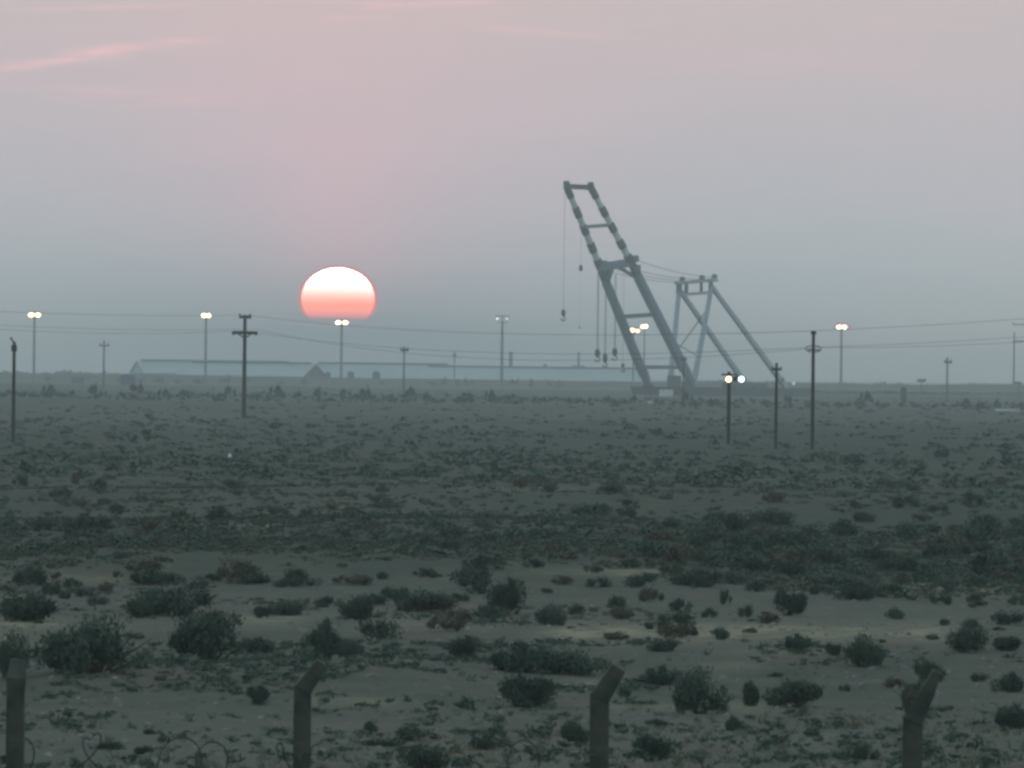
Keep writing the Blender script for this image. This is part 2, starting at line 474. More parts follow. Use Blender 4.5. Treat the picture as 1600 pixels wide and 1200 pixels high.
# ------------------------------------------------------------------ materials
M = dict(
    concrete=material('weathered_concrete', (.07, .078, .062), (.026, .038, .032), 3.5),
    dark_steel=material('dark_steel', (.05, .055, .065), (.03, .035, .045), 1.0, .6),
    mast_paint=material('hazed_blue_grey_paint', (.38, .48, .52), (.31, .41, .45), .25, .55),  # rear crane frame kept paler: distance haze put into the colour
    grey_paint=material('grey_blue_paint', (.14, .215, .25), (.10, .165, .20), .25, .55),
    pale_paint=material('white_paint', (.55, .60, .62), (.45, .50, .52), .4, .5),
    band_paint=material('dark_red_paint', (.02, .010, .014), (.012, .008, .01), .4, .5),
    wood=material('creosoted_wood', (.055, .06, .05), (.03, .033, .03), 2.5),
    galv=material('galvanised_steel', (.13, .15, .16), (.09, .11, .115), 2, .5),
    rope=material('steel_rope', (.04, .045, .05), (.03, .03, .035), 1),
    roof=material('pale_metal_roof', (.32, .40, .40), (.27, .34, .34), .05, .5),
    ridge=material('dark_ridge_sheet', (.12, .16, .17), (.09, .12, .13), .1),
    wall=material('shed_cladding', (.12, .14, .15), (.09, .11, .12), .1),
    gable=material('dark_gable_cladding', (.03, .045, .05), (.02, .035, .04), .1),
    hut=material('dark_blue_cladding', (.05, .08, .12), (.035, .06, .09), .2),
    plaster=material('pale_plaster', (.62, .66, .62), (.45, .5, .48), .8),
    hull=material('rusty_hull', (.08, .09, .09), (.06, .06, .055), .1),
    white=material('white_plastic', (.8, .8, .8), (.6, .6, .6), 6),
    leaf=material('desert_leaf', (.066, .108, .078), (.044, .075, .056), 2.2),
    leaf_scrub=material('far_scrub_leaf', (.070, .115, .085), (.048, .084, .062), 2.2),
    leaf_dark=material('dark_leaf', (.056, .090, .066), (.038, .064, .048), 2.2),
    leaf_grey=material('grey_green_leaf', (.115, .115, .085), (.07, .082, .06), 2.2),
    twig=material('dry_twig', (.085, .072, .055), (.05, .045, .035), 4),
    straw=material('dry_straw', (.17, .17, .115), (.10, .108, .078), 1.5),
    tree=material('hazy_tree_leaf', (.035, .06, .055), (.02, .04, .036), .4),
    stone=material('pebble', (.22, .21, .19), (.10, .10, .09), 1.5),
    warm=material('warm_lamp_glow', None or (1, 1, 1), emit=(1.0, .76, .42), strength=5.5),
    hot=material('white_lamp_glow', (1, 1, 1), emit=(1.0, .82, .52), strength=5.5),
    cool=material('cool_lamp_glow', (1, 1, 1), emit=(.78, .92, 1.0), strength=3.2),
    amber=material('amber_lamp_glow', (1, 1, 1), emit=(1.0, .55, .22), strength=2.2),
    dim=material('dim_lamp_glow', (1, 1, 1), emit=(1.0, .88, .8), strength=1.6),
    red=material('red_fringe_glow', (1, 1, 1), emit=(1.0, .22, .25), strength=1.1),  # for the added lamps that imitate a red fringe, no beacon
)
for k_ in ('hot', 'warm', 'cool', 'amber', 'dim', 'red'): M[k_].cycles.emission_sampling = 'NONE'

# ------------------------------------------------------------------ sheds of the port
def shed(label, px_l, px_r, D, z_e, z_r, width, phi, name='warehouse', door=True, gm='gable', group='storage sheds of the port', facing=1):
    """long gabled shed; facing 1 = gable end turned to us on the right, -1 on the left"""
    L = (px_r - px_l) / F * D / math.cos(phi)
    near = at_d(px_r if facing > 0 else px_l, 590, D); near.z = 0
    ax = Vector((-facing * math.cos(phi), math.sin(phi), 0))         # runs away from us
    cr = Vector((facing * math.sin(phi), math.cos(phi), 0))          # across, away from us
    root = empty(name, near, label, 'warehouse', group)
    a, b = near, near + cr * width
    P = lambda s, t, z: near + ax * s + cr * t + Vector((0, 0, z))
    up = 0
    MB().quadbox([P(.3, .3, 0), P(L - .3, .3, 0), P(L - .3, width - .3, 0), P(.3, width - .3, 0)],
                 [P(.3, .3, z_e), P(L - .3, .3, z_e), P(L - .3, width - .3, z_e), P(.3, width - .3, z_e)]).build('wall', M['wall'], root)
    for s in (0.25, L - .35):
        m = MB(); h = width / 2
        A = [P(s, .3, z_e + .01), P(s, width - .3, z_e + .01), P(s, h, z_r - .3)]; B = [p + ax * .1 for p in A]
        n = len(m.v); m.v += [tuple(p) for p in A + B]; m.f += [(0, 1, 2), (5, 4, 3), (0, 3, 4, 1), (1, 4, 5, 2), (2, 5, 3, 0)]
        m.build('gable', M[gm], root)
    for sgn in (0, 1):
        t0, t1 = (-.8, width / 2) if sgn == 0 else (width + .8, width / 2)
        zz = z_e - .8 * (z_r - z_e) / (width / 2)
        r = MB().quadbox([P(-.6, t0, zz), P(L + .6, t0, zz), P(L + .6, t1, z_r), P(-.6, t1, z_r)],
                         [P(-.6, t0, zz + .25), P(L + .6, t0, zz + .25), P(L + .6, t1, z_r + .25), P(-.6, t1, z_r + .25)]).build('roof', M['roof'], root)
        n = max(2, int(L / 9))
        for k in range(1, n):                                           # raised sheet joints
            s = L * k / n
            pass
    MB().quadbox([P(2, width / 2 - .9, z_r + .1), P(L - 2, width / 2 - .9, z_r + .1), P(L - 2, width / 2 + .9, z_r + .1), P(2, width / 2 + .9, z_r + .1)],
                 [P(2, width / 2 - .9, z_r + .95), P(L - 2, width / 2 - .9, z_r + .95), P(L - 2, width / 2 + .9, z_r + .95), P(2, width / 2 + .9, z_r + .95)]).build('ridge_vent', M['ridge'], root)
    if door:
        MB().beam(P(.12, width * .38, z_e * .45), P(.12, width * .62, z_e * .45), .2, z_e * .88).build('door', M['dark_steel'], root)
    return root
def zc(py, px, D): return at_d(px, py, D).z
shed('long shed with pale roof whose dark gable end stands nearest to the setting sun', 272, 472, 4150, zc(588, 380, 4150), zc(568, 380, 4150), 38, .30)
shed('faint shed behind, its grey gable showing at the left end of the roofs', 226, 466, 4400, zc(584, 330, 4400), zc(565.5, 330, 4400), 34, .26, gm='mast_paint', door=False, facing=-1)
shed('long pale roofed shed right of the dark gable, below the floodlight mast', 478, 694, 4450, zc(592, 600, 4450), zc(569.5, 600, 4450), 44, .16, door=False)
shed('lowest and longest pale shed, running from mid picture to the crane', 655, 1004, 4300, zc(594, 800, 4300), zc(575, 800, 4300), 44, .10, door=False)

def hut(px, py0, py1, wpx, D, label, mat='hut', cat='hut', roofm='ridge'):
    p = at_d(px, py1, D); h = at_d(px, py0, D).z - p.z; w = wpx / F * D
    z0 = min(p.z, Hs(p.x, D) )
    root = empty('hut', (p.x, D, z0), label, cat, 'small buildings by the port')
    hh = at_d(px, py0, D).z - z0
    MB().box((p.x, D, z0 + hh * .42), (w, w * .8, hh * .84)).build('wall', M[mat], root)
    m = MB()
    a, b = w / 2 + .2, w * .4 + .2
    m.v = [(p.x - a, D - b, z0 + hh * .84), (p.x + a, D - b, z0 + hh * .84), (p.x + a, D + b, z0 + hh * .84), (p.x - a, D + b, z0 + hh * .84), (p.x, D - b, z0 + hh), (p.x, D + b, z0 + hh)]
    m.f = [(3, 2, 1, 0), (0, 1, 4), (2, 3, 5), (1, 2, 5, 4), (3, 0, 4, 5)]
    m.build('roof', M[roofm], root)
    return root
hut(512, 580, 595, 9, 4050, 'first small dark hut right of the dark gable end')
hut(548, 579, 595, 10, 4050, 'second small dark hut, just right of the mast under the sun')
hut(588, 579, 595, 12, 4050, 'widest of the three small dark huts before the pale roofs')
hut(200, 584, 597, 22, 3300, 'dark blue hut on the plain left of the sheds', roofm='hut')
hut(122, 587, 596, 20, 3500, 'faint blue grey hut on the plain at the far left', roofm='wall')
hut(1012, 599, 615, 17, 2700, 'dark little hut below the foot of the crane boom', 'gable', roofm='gable')
hut(1412, 604, 616, 9, 2500, 'tiny dark hut left of the thin far pole on the right', 'gable', roofm='gable')

# long low structures on the quay
def quay(px0, px1, py, th, D, label, post=None, extra=()):
    c = at_d((px0 + px1) / 2, py, D)
    root = empty('loading_gantry', (c.x, D, 0), label, 'gantry')
    hw = (px1 - px0) / 2 / F * D; z = c.z; h = th / F * D
    MB().box((c.x, D, z), (hw * 2, 3, h)).build('deck', M['ridge'], root)
    n = max(2, int(hw * 2 / 9))
    for k in range(n + 1):
        x = c.x - hw + .5 + (2 * hw - 1) * k / n
        MB().box((x, D, z / 2 - h / 4), (.6, 1.2, z - h / 2)).build('leg', M['ridge'], root)
    if post:
        ppx, py0, wd = post
        x = at_d(ppx, py, D).x; zt = at_d(ppx, py0, D).z
        MB().box((x, D, (zt + z + h / 2) / 2 + .01), (wd / F * D, 2, zt - z - h / 2)).build('tower', M['ridge'], root)
    for ppx, py0, wd in extra:
        x = at_d(ppx, py, D).x; zt = at_d(ppx, py0, D).z
        MB().box((x, D, (zt + z + h / 2) / 2 + .01), (wd / F * D, 2, zt - z - h / 2)).build('cabin', M['ridge'], root)
quay(790, 860, 575.5, 4.5, 4600, 'low dark loading gantry with a short tower at its left end', (798, 550, 5.5), ((852, 569, 5),))
quay(893, 914, 573, 3.0, 4700, 'short faint loading gantry with a thin post left of the crane hooks', (904, 550, 3.5))

# ------------------------------------------------------------------ the sheerleg crane
def build_crane():
    D0 = 3500.0
    O = at_d(1048, 603, D0); O.z = 0
    S = Vector((1, 1, 0)).normalized()       # back, away to the right
    T = Vector((1, -1, 0)).normalized()      # sideways, nearer side on the right
    root = empty('sheerleg_crane', O, 'giant floating sheerleg crane with banded boom towering over the plain', 'crane')
    def hit(px, py, t):
        """point of the ray on the crane's vertical plane at sideways offset t"""
        d = ray(px, py); P0 = O + T * t
        k = P0.dot(T) / d.dot(T)
        return Vector((0, 0, CAMH)) + d * k
    def pair(pl, pr):
        """near and far point of one cross line: find the half width that puts both at the same reach"""
        best = None
        for w in np.linspace(3, 16, 261):
            a, b = hit(*pl, -w), hit(*pr, w)
            e = abs((a - O).dot(S) - (b - O).dot(S))
            if best is None or e < best[0]: best = (e, a, b)
        return best[1], best[2]
    foot = pair((1013, 603), (1084, 605)); top = pair((885, 291), (923, 293)); head = pair((938, 418), (986, 410))
    PX = D0 / F
    def lerp(a, b, t): return a + (b - a) * t
    for i in (0, 1):
        f_, h_, t_ = foot[i], head[i], top[i]
        MB().beam(f_, lerp(f_, h_, .12), 1.5, 1.7, 2.7, 3.0, T).build('boom_leg_toe', M['grey_paint'], root)
        MB().beam(lerp(f_, h_, .12), lerp(f_, h_, .9), 2.6, 3.1 if i else 2.7, 2.5, 2.9 if i else 2.5, T).build('boom_leg', M['grey_paint'], root)
        strip_off = (1.75 if i else 1.55)
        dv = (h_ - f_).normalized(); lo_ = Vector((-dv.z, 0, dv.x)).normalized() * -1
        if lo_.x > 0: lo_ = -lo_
        MB().beam(lerp(f_, h_, .14) + lo_ * strip_off, lerp(f_, h_, .88) + lo_ * strip_off * .92, .75, .75, side=T).build('shade_strip', M['ridge'], root)  # added dark strip: shade on the leg's left side, built as a shape
        MB().beam(lerp(f_, h_, .9), h_, 2.4, 2.6, 2.2, 2.2, T).build('boom_leg_head', M['dark_steel'], root)
        cuts = [0, .10, .19, .30, .41, .52, .62, .74, .86, 1.0]
        for k in range(9):
            dark = k % 2 == 0
            w = 2.15 - .04 * k
            a, b = lerp(h_, t_, cuts[k]), lerp(h_, t_, cuts[k + 1])
            MB().beam(a, b, w * (1.12 if dark else .9), w * (1.12 if dark else .9), side=T).build('dark_band' if dark else 'pale_band', M['band_paint' if dark else 'pale_paint'], root)
    def cross(u, w, h, mat='grey_paint', on='boom'):
        a, b = (lerp(foot[0], head[0], u), lerp(foot[1], head[1], u)) if on == 'boom' else (lerp(head[0], top[0], u), lerp(head[1], top[1], u))
        MB().beam(a, b, w, h).build('crossbeam', M[mat], root)
    cross(.16, 1.6, 1.5); cross(.585, 1.5, 1.6); cross(.50, 1.3, 1.3, on='jib')
    MB().beam(lerp(top[0], top[1], -.05), lerp(top[0], top[1], 1.05), 1.9, 2.0).build('tip_girder', M['band_paint'], root)
    for i in (0, 1):
        MB().tube([top[i] - T * .9 + Vector((0, 0, 1.2)), top[i] + T * .9 + Vector((0, 0, 1.2))], 1.0, 12).build('tip_sheave', M['band_paint'], root)
    # head portal: girder, haunches and sheave nests
    MB().beam(lerp(head[0], head[1], -.02), lerp(head[0], head[1], 1.02), 2.4, 3.1).build('head_girder', M['grey_paint'], root)
    for i in (0, 1):
        a = head[i]; o = head[1 - i]
        leg = lerp(foot[i], head[i], .86)
        MB().beam(leg, lerp(a, o, .38) - Vector((0, 0, 1.2)), 1.3, 1.5).build('haunch', M['grey_paint'], root)
        q = lerp(foot[i], head[i], .955) + S * 1.6
        MB().box(q, (3.2, 3.2, 2.6)).build('sheave_nest', M['dark_steel'], root)
        MB().tube([a + T * -1.8 + S * 1.5 + Vector((0, 0, 1.5)), a + T * 1.8 + S * 1.5 + Vector((0, 0, 1.5))], 1.4, 12).build('head_sheave', M['grey_paint'], root)
    # walkway platform on the near side of the head
    MB().box(head[1] + S * 2.6 - Vector((0, 0, 2.4)), (3.5, 3.5, 1.0)).build('platform', M['grey_paint'], root)
    # back mast
    mt = pair((1061, 452), (1112, 448)); mf = pair((1047, 600), (1083, 602)); bs = pair((1168, 598), (1228, 603))
    mf[0].z = mf[1].z = bs[0].z = bs[1].z = 2.0
    for i in (0, 1):
        MB().beam(mf[i], mt[i], 1.7, 1.7, 1.3, 1.3, T).build('mast_leg', M['mast_paint'], root)
        MB().beam(bs[i], mt[i], 1.9, 1.9, 1.5, 1.5, T).build('back_leg', M['mast_paint'], root)
        q = lerp(bs[i], mt[i], .07)
        MB().box(q + Vector((0, 0, .4)), (2.6, 2.6, 1.8)).build('leg_shoe', M['ridge'], root)
    MB().beam(lerp(mt[0], mt[1], -.08) + Vector((0, 0, 2.6)), lerp(mt[0], mt[1], 1.12) + Vector((0, 0, 2.6)), 3.0, 1.2).build('mast_platform', M['mast_paint'], root)
    MB().beam(lerp(mt[0], mt[1], -.02) - Vector((0, 0, 2.3)), lerp(mt[0], mt[1], .95) - Vector((0, 0, 2.3)), 1.6, 1.1).build('mast_crossbeam', M['mast_paint'], root)
    for u, w, mm in ((.0, 2.4, 'grey_paint'), (.22, 1.6, 'grey_paint'), (.68, 1.1, 'dark_steel'), (.97, 1.8, 'grey_paint')):
        q = lerp(mt[0], mt[1], u)
        MB().box(q + Vector((0, 0, .1)), (w, 1.8, 3.8)).build('mast_post', M[mm], root)
    for u in (.1, .7, 1.08):
        q = lerp(mt[0], mt[1], u) + Vector((0, 0, 4.0))
        MB().tube([q - T * .6, q + T * .6], 1.1, 12).build('mast_sheave', M['ridge'], root)
    MB().beam(lerp(mf[0], mt[0], .30), lerp(mf[1], mt[1], .78), .35).build('mast_brace', M['ridge'], root)
    MB().beam(lerp(mf[1], mt[1], .30), lerp(mf[0], mt[0], .45), .3).build('mast_brace', M['ridge'], root)
    # luffing tackle from boom head to mast
    for (i, dz, up) in ((0, 3.6, 1.2), (0, 2.8, -.6), (1, 3.8, 1.4), (1, 3.0, -2.8)):
        a = head[i] + S * 1.5 + Vector((0, 0, up)); b = mt[i] + Vector((0, 0, dz))
        pts = [lerp(a, b, k / 8) - Vector((0, 0, 1.2 * 4 * (k / 8) * (1 - k / 8))) for k in range(9)]
        MB().tube(pts, .11, 5).build('luffing_rope', M['rope'], root)
    # hoist ropes and hook blocks
    def hoist(px, py_top, py_blk, t, r=.1, blk=(1.2, 1.2, 2.6), n=2, tail=True, shade='band_paint'):
        a = hit(px, py_top, t); z = hit(px, py_blk, t).z
        h = empty('hook_block', (a.x, a.y, z)); h.parent = root; h.location = Vector((a.x, a.y, z)) - O
        for k in range(n):
            off = T * ((k - (n - 1) / 2) * .55)
            MB().tube([a + off, Vector((a.x, a.y, z + blk[2] / 2)) + off], r, 5).build('hoist_rope', M['rope'], h)
        m = MB(); c = Vector((a.x, a.y, z)); w, d, l = blk
        lo = lambda zz, k: [c + Vector((-w * k, -d * k, zz)), c + Vector((w * k, -d * k, zz)), c + Vector((w * k, d * k, zz)), c + Vector((-w * k, d * k, zz))]
        m.quadbox(lo(-l * .5, .28), lo(-l * .15, .6)); m.quadbox(lo(-l * .149, .6), lo(l * .5, .45))
        m.build('block_body', M[shade], h)
        if tail:
            pts = [c + Vector((.9 * w * .6 * math.sin(a_), 0, -l * .5 - 1.0 - .9 * math.cos(a_) * .9)) for a_ in np.linspace(math.pi * 1.0, -math.pi * .55, 9)]
            MB().tube([c + Vector((0, 0, -l * .45))] + pts, .28, 6).build('hook', M[shade], h)
    wt = 5.0
    hoist(882.5, 297, 489, -6.6, .075, (1.5, 1.5, 2.6), 1)
    hoist(908.5, 340, 419, -4.0, .06, (1.3, 1.3, 2.4), 1, False)
    hoist(906.5, 424, 512, -4.0, .03, (.5, .5, .8), 1, False)
    hoist(935.0, 424, 552, -9, .12, (1.9, 1.9, 3.0), 2)
    hoist(947.0, 428, 560, -5, .11, (1.6, 1.6, 3.4), 2)
    hoist(962.0, 428, 550, 1, .11, (1.8, 1.8, 3.0), 2)
    hoist(975.0, 424, 571, 6, .06, (1.2, 1.2, 1.6), 1)
    # pontoon and deck gear
    def sq(s, t, z): return O + S * s + T * t + Vector((0, 0, z))
    pon = MB(); pon.quadbox([sq(-6, -15, -3), sq(66, -15, -3), sq(66, 15, -3), sq(-6, 15, -3)], [sq(-8, -15, 1.7), sq(68, -15, 1.7), sq(68, 15, 1.7), sq(-8, 15, 1.7)])
    pon.build('pontoon', M['hull'], root)
    for s, t, a, b, h in ((1, -3, 3, 5, 4.6), (3, 5, 3, 3, 3.2), (26, 4, 9, 8, 2.2), (46, -3, 7, 7, 1.8)):
        m = MB(); m.quadbox([sq(s, t, 1.71), sq(s + a, t, 1.71), sq(s + a, t + b, 1.71), sq(s, t + b, 1.71)], [sq(s, t, 1.7 + h), sq(s + a, t, 1.7 + h), sq(s + a, t + b, 1.7 + h), sq(s, t + b, 1.7 + h)])
        m.build('winch_house', M['ridge'], root)
    K = 2700 / 3500                                    # a mid-sized crane, moored 2.7 km away
    root.location = (O.x * K, O.y * K, CAMH * (1 - K))
    root.scale = (K, K, K)
build_crane()

# ------------------------------------------------------------------ floodlight masts
def flood_mast(px, py, D, label, kind='hot', lamps=((-6, 0, 7, 5), (6, 0, 7, 5)), base_py=None, th=4.0, extra=()):
    p = at_d(px, py, D); g = Hs(p.x, D)
    root = empty('floodlight_mast', (p.x, D, g), label, 'floodlight mast', 'high floodlight masts of the port')
    u = D / F
    MB().tube([(p.x, D, g - .2), (p.x, D, p.z - 1.2)], th * u * .55, 10, r1=th * u * .38).build('pole', M['galv'], root)
    hw = max(abs(l[0]) for l in lamps) * u + .8
    MB().box((p.x, D, p.z + 1.35 + .0), (hw * 2, 1.4, .35)).build('head_frame', M['ridge'], root)
    MB().box((p.x, D + .2, p.z - 1.4), (hw * 1.5, 1.2, .3)).build('head_frame', M['ridge'], root)
    MB().box((p.x, D + .4, p.z), (.5, .5, 2.4)).build('winch_tube', M['ridge'], root)
    for n_, (lx, ly, lw, lh) in enumerate(tuple(lamps) + tuple(extra)):
        kind_ = kind if n_ < len(lamps) else 'red'
        c = Vector((p.x + lx * u, D - .6, p.z - ly * u))
        hs = MB().box(c + Vector((0, .28, 0)), (lw * u + .25, .5, lh * u + .25)).build('lamp_housing', M['ridge'], root)
        m = MB(); n = 14
        ring = [(c.x + lw * u / 2 * math.cos(2 * math.pi * k / n), c.y - .06, c.z + lh * u / 2 * math.sin(2 * math.pi * k / n)) for k in range(n)]
        m.v = ring + [(c.x, c.y - .35, c.z)]; m.f = [(k, (k + 1) % n, n) for k in range(n)] + [tuple(range(n))[::-1]]
        m.build('lamp_glass', M[kind_], hs)
    return root
flood_mast(54, 492, 3800, 'lit floodlight mast at the far left, above the leftmost pole', 'hot', ((-5, 0, 10, 8), (5.5, 0, 9, 8)))
flood_mast(322, 493, 3800, 'lit floodlight mast left of the double crossarm pole', 'hot', ((-3.5, 0, 8, 8), (4, 0, 8, 8)))
flood_mast(534, 504, 3850, 'lit floodlight mast right under the setting sun', 'hot', ((-5.5, 0, 10, 7), (5.5, 0, 10, 7)))
flood_mast(785, 498.5, 3800, 'dim floodlight mast with two weak lamps between sun and crane', 'dim', ((-8, -.5, 5, 4.5), (7, -.5, 3.5, 3.5)), th=4.6)
flood_mast(990, 516, 4050, 'lower lit floodlight mast seen between the crane boom legs', 'warm', ((-2, 0, 9, 7), (6, 1, 7, 6)), th=2.6)
flood_mast(1007, 510.5, 4200, 'upper lit floodlight mast seen between the crane boom legs', 'hot', ((-3, 0, 7, 7), (2, -.5, 7, 8)), th=2.6)
flood_mast(1315, 511, 3800, 'lit floodlight mast with reddish glow right of the crane', 'hot', ((-4, 0, 9, 7), (4.5, 0, 8, 7)), extra=((-10, 0, 3, 5), (11, 0, 3.5, 5), (0, -5, 12, 2)))  # extra: made-up reddish lamps, colour fringe of the lights built as shapes

def quay_lamp(px, py, D, sz, label, kind):
    p = at_d(px, py, D); g = Hs(p.x, D)
    root = empty('quay_lamp', (p.x, D, g), label, 'lamp')
    u = D / F
    MB().tube([(p.x, D + .3, g - .2), (p.x, D + .3, p.z)], .12, 6).build('pole', M['galv'], root)
    MB().tube([(p.x, D - .3, p.z), (p.x, D - .1, p.z), (p.x, D + .3, p.z)], sz * u / 2, 10, r1=sz * u / 3).build('lamp_glass', M[kind], root)
quay_lamp(1240, 599, 2900, 7, 'faint pale lamp low down right of the crane feet', 'dimcool') if 'dimcool' in M else None
M['dimcool'] = material('faint_lamp_glow', (1, 1, 1), emit=(.6, .95, .95), strength=.62); M['dimcool'].cycles.emission_sampling = 'NONE'
quay_lamp(1240, 599, 2900, 6, 'faint pale lamp low down right of the crane feet', 'dimcool')

# ------------------------------------------------------------------ near lamp pole
def double_lamp():
    b = at(1138, 694); D = b.y; u = D / F
    top = at_d(1140, 581, D)
    root = empty('lamp_post', b, 'dark post with two bright lamps side by side, one warm, one cool', 'lamp post')
    x = b.x; z = top.z
    MB().tube([(x, D, b.z - .2), (x, D, z)], 3.4 * u, 8, r1=2.6 * u).build('pole', M['wood'], root)
    MB().box((x, D - .16, z - .25), (24 * u, .1, .16)).build('crossarm', M['wood'], root)
    za = at_d(1148, 592, D).z
    MB().box((x + 10 * u, D + .02, za), (34 * u, .12, .14)).build('lamp_arm', M['dark_steel'], root)
    for px, k, w in ((1138.5, 'warm', 9.5), (1158.5, 'cool', 10.5)):
        c = at_d(px, 592.5, D - .3)
        h = MB().tube([(c.x, c.y + .25, c.z), (c.x, c.y + .02, c.z)], w * u * .5, 14, r1=w * u * .62).build('lamp_housing', M['dark_steel'], root)
        MB().tube([(c.x, c.y + .01, c.z), (c.x, c.y - .05, c.z)], w * u * .47, 16, r1=w * u * .36).build('lamp_glass', M[k], h)
    c = at_d(1148.5, 592, D - .3)
    MB().box((c.x, c.y + .1, c.z), (7 * u, .2, 8 * u)).build('ballast_box', M['dark_steel'], root)
double_lamp()

# ------------------------------------------------------------------ utility poles and wires
def pole(px, py_top, base, label, wpx=6, arms=(), group='power poles on the plain', mat='wood', D=None, insul=True, name='utility_pole'):
    """base = py of its foot; arms = (py, x0, x1, thickness px)"""
    if D is None: b = at(px, base)
    else:
        q = at_d(px, 590, D); b = Vector((q.x, D, Hs(q.x, D)))
    Dd = b.y; u = Dd / F
    zt = at_d(px, py_top, Dd).z
    root = empty(name, b, label, 'utility pole', group)
    MB().tube([(b.x, Dd, b.z - .3), (b.x, Dd, zt)], wpx * u * .5, 10, r1=wpx * u * .36).build('pole', M[mat], root)
    ends = []
    for (py, x0, x1, th) in arms:
        z = at_d(px, py, Dd).z
        MB().box((b.x + (x0 + x1) / 2 * u, Dd - wpx * u * .55 - th * u * .3, z), ((x1 - x0) * u, th * u * .6, th * u)).build('crossarm', M[mat], root)
        if insul:
            for xx in (x0 + 1.5, x1 - 1.5):
                c = Vector((b.x + xx * u, Dd - wpx * u * .55 - th * u * .3, z + th * u / 2))
                MB().tube([c, c + Vector((0, 0, 3 * u))], 1.2 * u, 8, r1=.7 * u).build('insulator', M['galv'], root)
        ends.append((Vector((b.x + (x0 + 1.5) * u, Dd - wpx * u * .8, z + th * u / 2 + 3 * u)), Vector((b.x + (x1 - 1.5) * u, Dd - wpx * u * .8, z + th * u / 2 + 3 * u))))
    return root, b, zt, ends
r380, b380, z380, e380 = pole(381, 492, 652, 'dark pole with two stacked crossarms left of the sun', 7, ((495.5, -9, 10, 4.5), (520, -19, 20, 5)), insul=False)
u3 = b380.y / F
for sx in (-1, 1):      # drooping insulators at the ends of the wide arm, braces under it
    c = Vector((b380.x + sx * 18 * u3, b380.y - .3, e380[1][0].z - 5.5 * u3))
    MB().tube([c + Vector((0, 0, 2 * u3)), c - Vector((0, 0, 3.5 * u3))], 2.0 * u3, 8).build('insulator', M['wood'], r380)
    MB().beam((b380.x + sx * 10 * u3, b380.y - .3, e380[1][0].z - 7 * u3), (b380.x + sx * 2 * u3, b380.y - .3, e380[1][0].z - 13 * u3), 2 * u3).build('arm_brace', M['wood'], r380)
    c = Vector((b380.x + sx * 8 * u3, b380.y - .3, z380))
    MB().tube([c - Vector((0, 0, 1 * u3)), c + Vector((0, 0, 1.5 * u3))], 1.6 * u3, 8).build('insulator', M['wood'], r380)
r1268, b1268, z1268, e1268 = pole(1269, 517, 702, 'tallest near pole on the right, with bowed insulator brackets', 6.5, ((547, -9, 12, 2),), insul=False)
u1 = b1268.y / F
for sx in (-1, 1):
    zb = e1268[0][0].z - 4 * u1
    pts = [Vector((b1268.x + sx * (2 + 10 * math.sin(a)) * u1, b1268.y - .15, zb + (1 - math.cos(a)) * 5 * u1 - 3 * u1)) for a in np.linspace(0, math.pi, 9)]
    MB().tube(pts, .8 * u1, 6).build('insulator_bracket', M['galv'], r1268)
MB().box((b1268.x, b1268.y - .16, z1268 - 3 * u1), (8 * u1, .2, 5 * u1)).build('cap_bracket', M['wood'], r1268)
r20, b20, z20, e20 = pole(20.5, 534, 692, 'dark pole at the left edge, plain apart from a bent bracket', 6.5, ())
u2 = b20.y / F
MB().beam((b20.x - .5 * u2, b20.y, z20 - 2 * u2), (b20.x - 6 * u2, b20.y, z20 + 7 * u2), 3 * u2, w1=3.5 * u2).build('bracket', M['galv'], r20)
MB().box((b20.x, b20.y - .16, z20 - 10 * u2), (8.5 * u2, .3, 10 * u2)).build('switch_box', M['wood'], r20)
pole(1212, 567, 702, 'short dark pole with small crossarm, left of the tallest near pole', 5.5, ((577, -8, 8, 3.5),))
r, *_ = pole(162, 532, 0, 'thin hazy pole rising behind the dark blue hut', 3.2, ((540, -7, 8, 2.2),), D=2500, group='far thin poles', mat='galv')
pole(631, 541, 0, 'thin hazy pole in front of the roofs between sun and crane', 3.0, ((547, -6, 7, 3.4),), D=2600, group='far thin poles', mat='wood')
pole(710, 549, 0, 'faintest short pole above the roofs, near the dim mast', 2.2, ((556, -3, 3, 1.8),), D=4000, group='far thin poles', mat='galv')
pole(1480, 558, 0, 'thin hazy pole right of the small round tree', 3.2, ((566, -5, 7, 3.2),), D=2300, group='far thin poles', mat='galv')
pole(1584, 519, 0, 'very faint tall pole at the right edge', 3.4, ((533, -2, 20, 2.5), (507, -3, 18, 2)), D=4200, group='far thin poles', mat='galv')
pole(1068, 556, 0, 'thin pole standing before the right foot of the crane boom', 2.6, ((562, -5, 5, 2.2),), D=1900, group='far thin poles', mat='wood')
# poles just outside the frame that carry the same line
rL, bL, zL, eL = pole(-420, 462, 690, 'wooden pole of the power line beyond the left edge', 7, ((480, -12, 12, 4),))
rR, bR, zR, eR = pole(2150, 440, 700, 'wooden pole of the power line beyond the right edge', 7, ((470, -12, 12, 4),))
def wire(a, b, sag, label, r=.022):
    r *= .62
    pts = []
    for k in range(25):
        t = k / 24
        p = a + (b - a) * t
        pts.append(p - Vector((0, 0, sag * 4 * t * (1 - t))))
    o = MB().tube(pts, r, 5).build('power_cable', M['rope'])
    tag(o, label, 'cable', 'power cables strung across the plain')
A0 = Vector((b380.x, b380.y, z380)); A1 = Vector((b1268.x, b1268.y - .2, z1268))
wire(Vector((bL.x, bL.y, zL)), A0, .6, 'top cable from the left edge to the double crossarm pole', .026)
wire(A0, A1, 1.2, 'top cable sagging from the double crossarm pole to the tallest right pole', .030)
wire(A1, Vector((bR.x, bR.y, zR)), .6, 'top cable from the tallest right pole out of the right edge')
la, lb = e380[1]; ra, rb = e1268[0]
wire(eL[0][0], la, .8, 'lower front cable from the left edge to the wide crossarm', .024)
wire(la, ra, 1.6, 'lower cable from left end of the wide crossarm, sagging past the boom', .026)
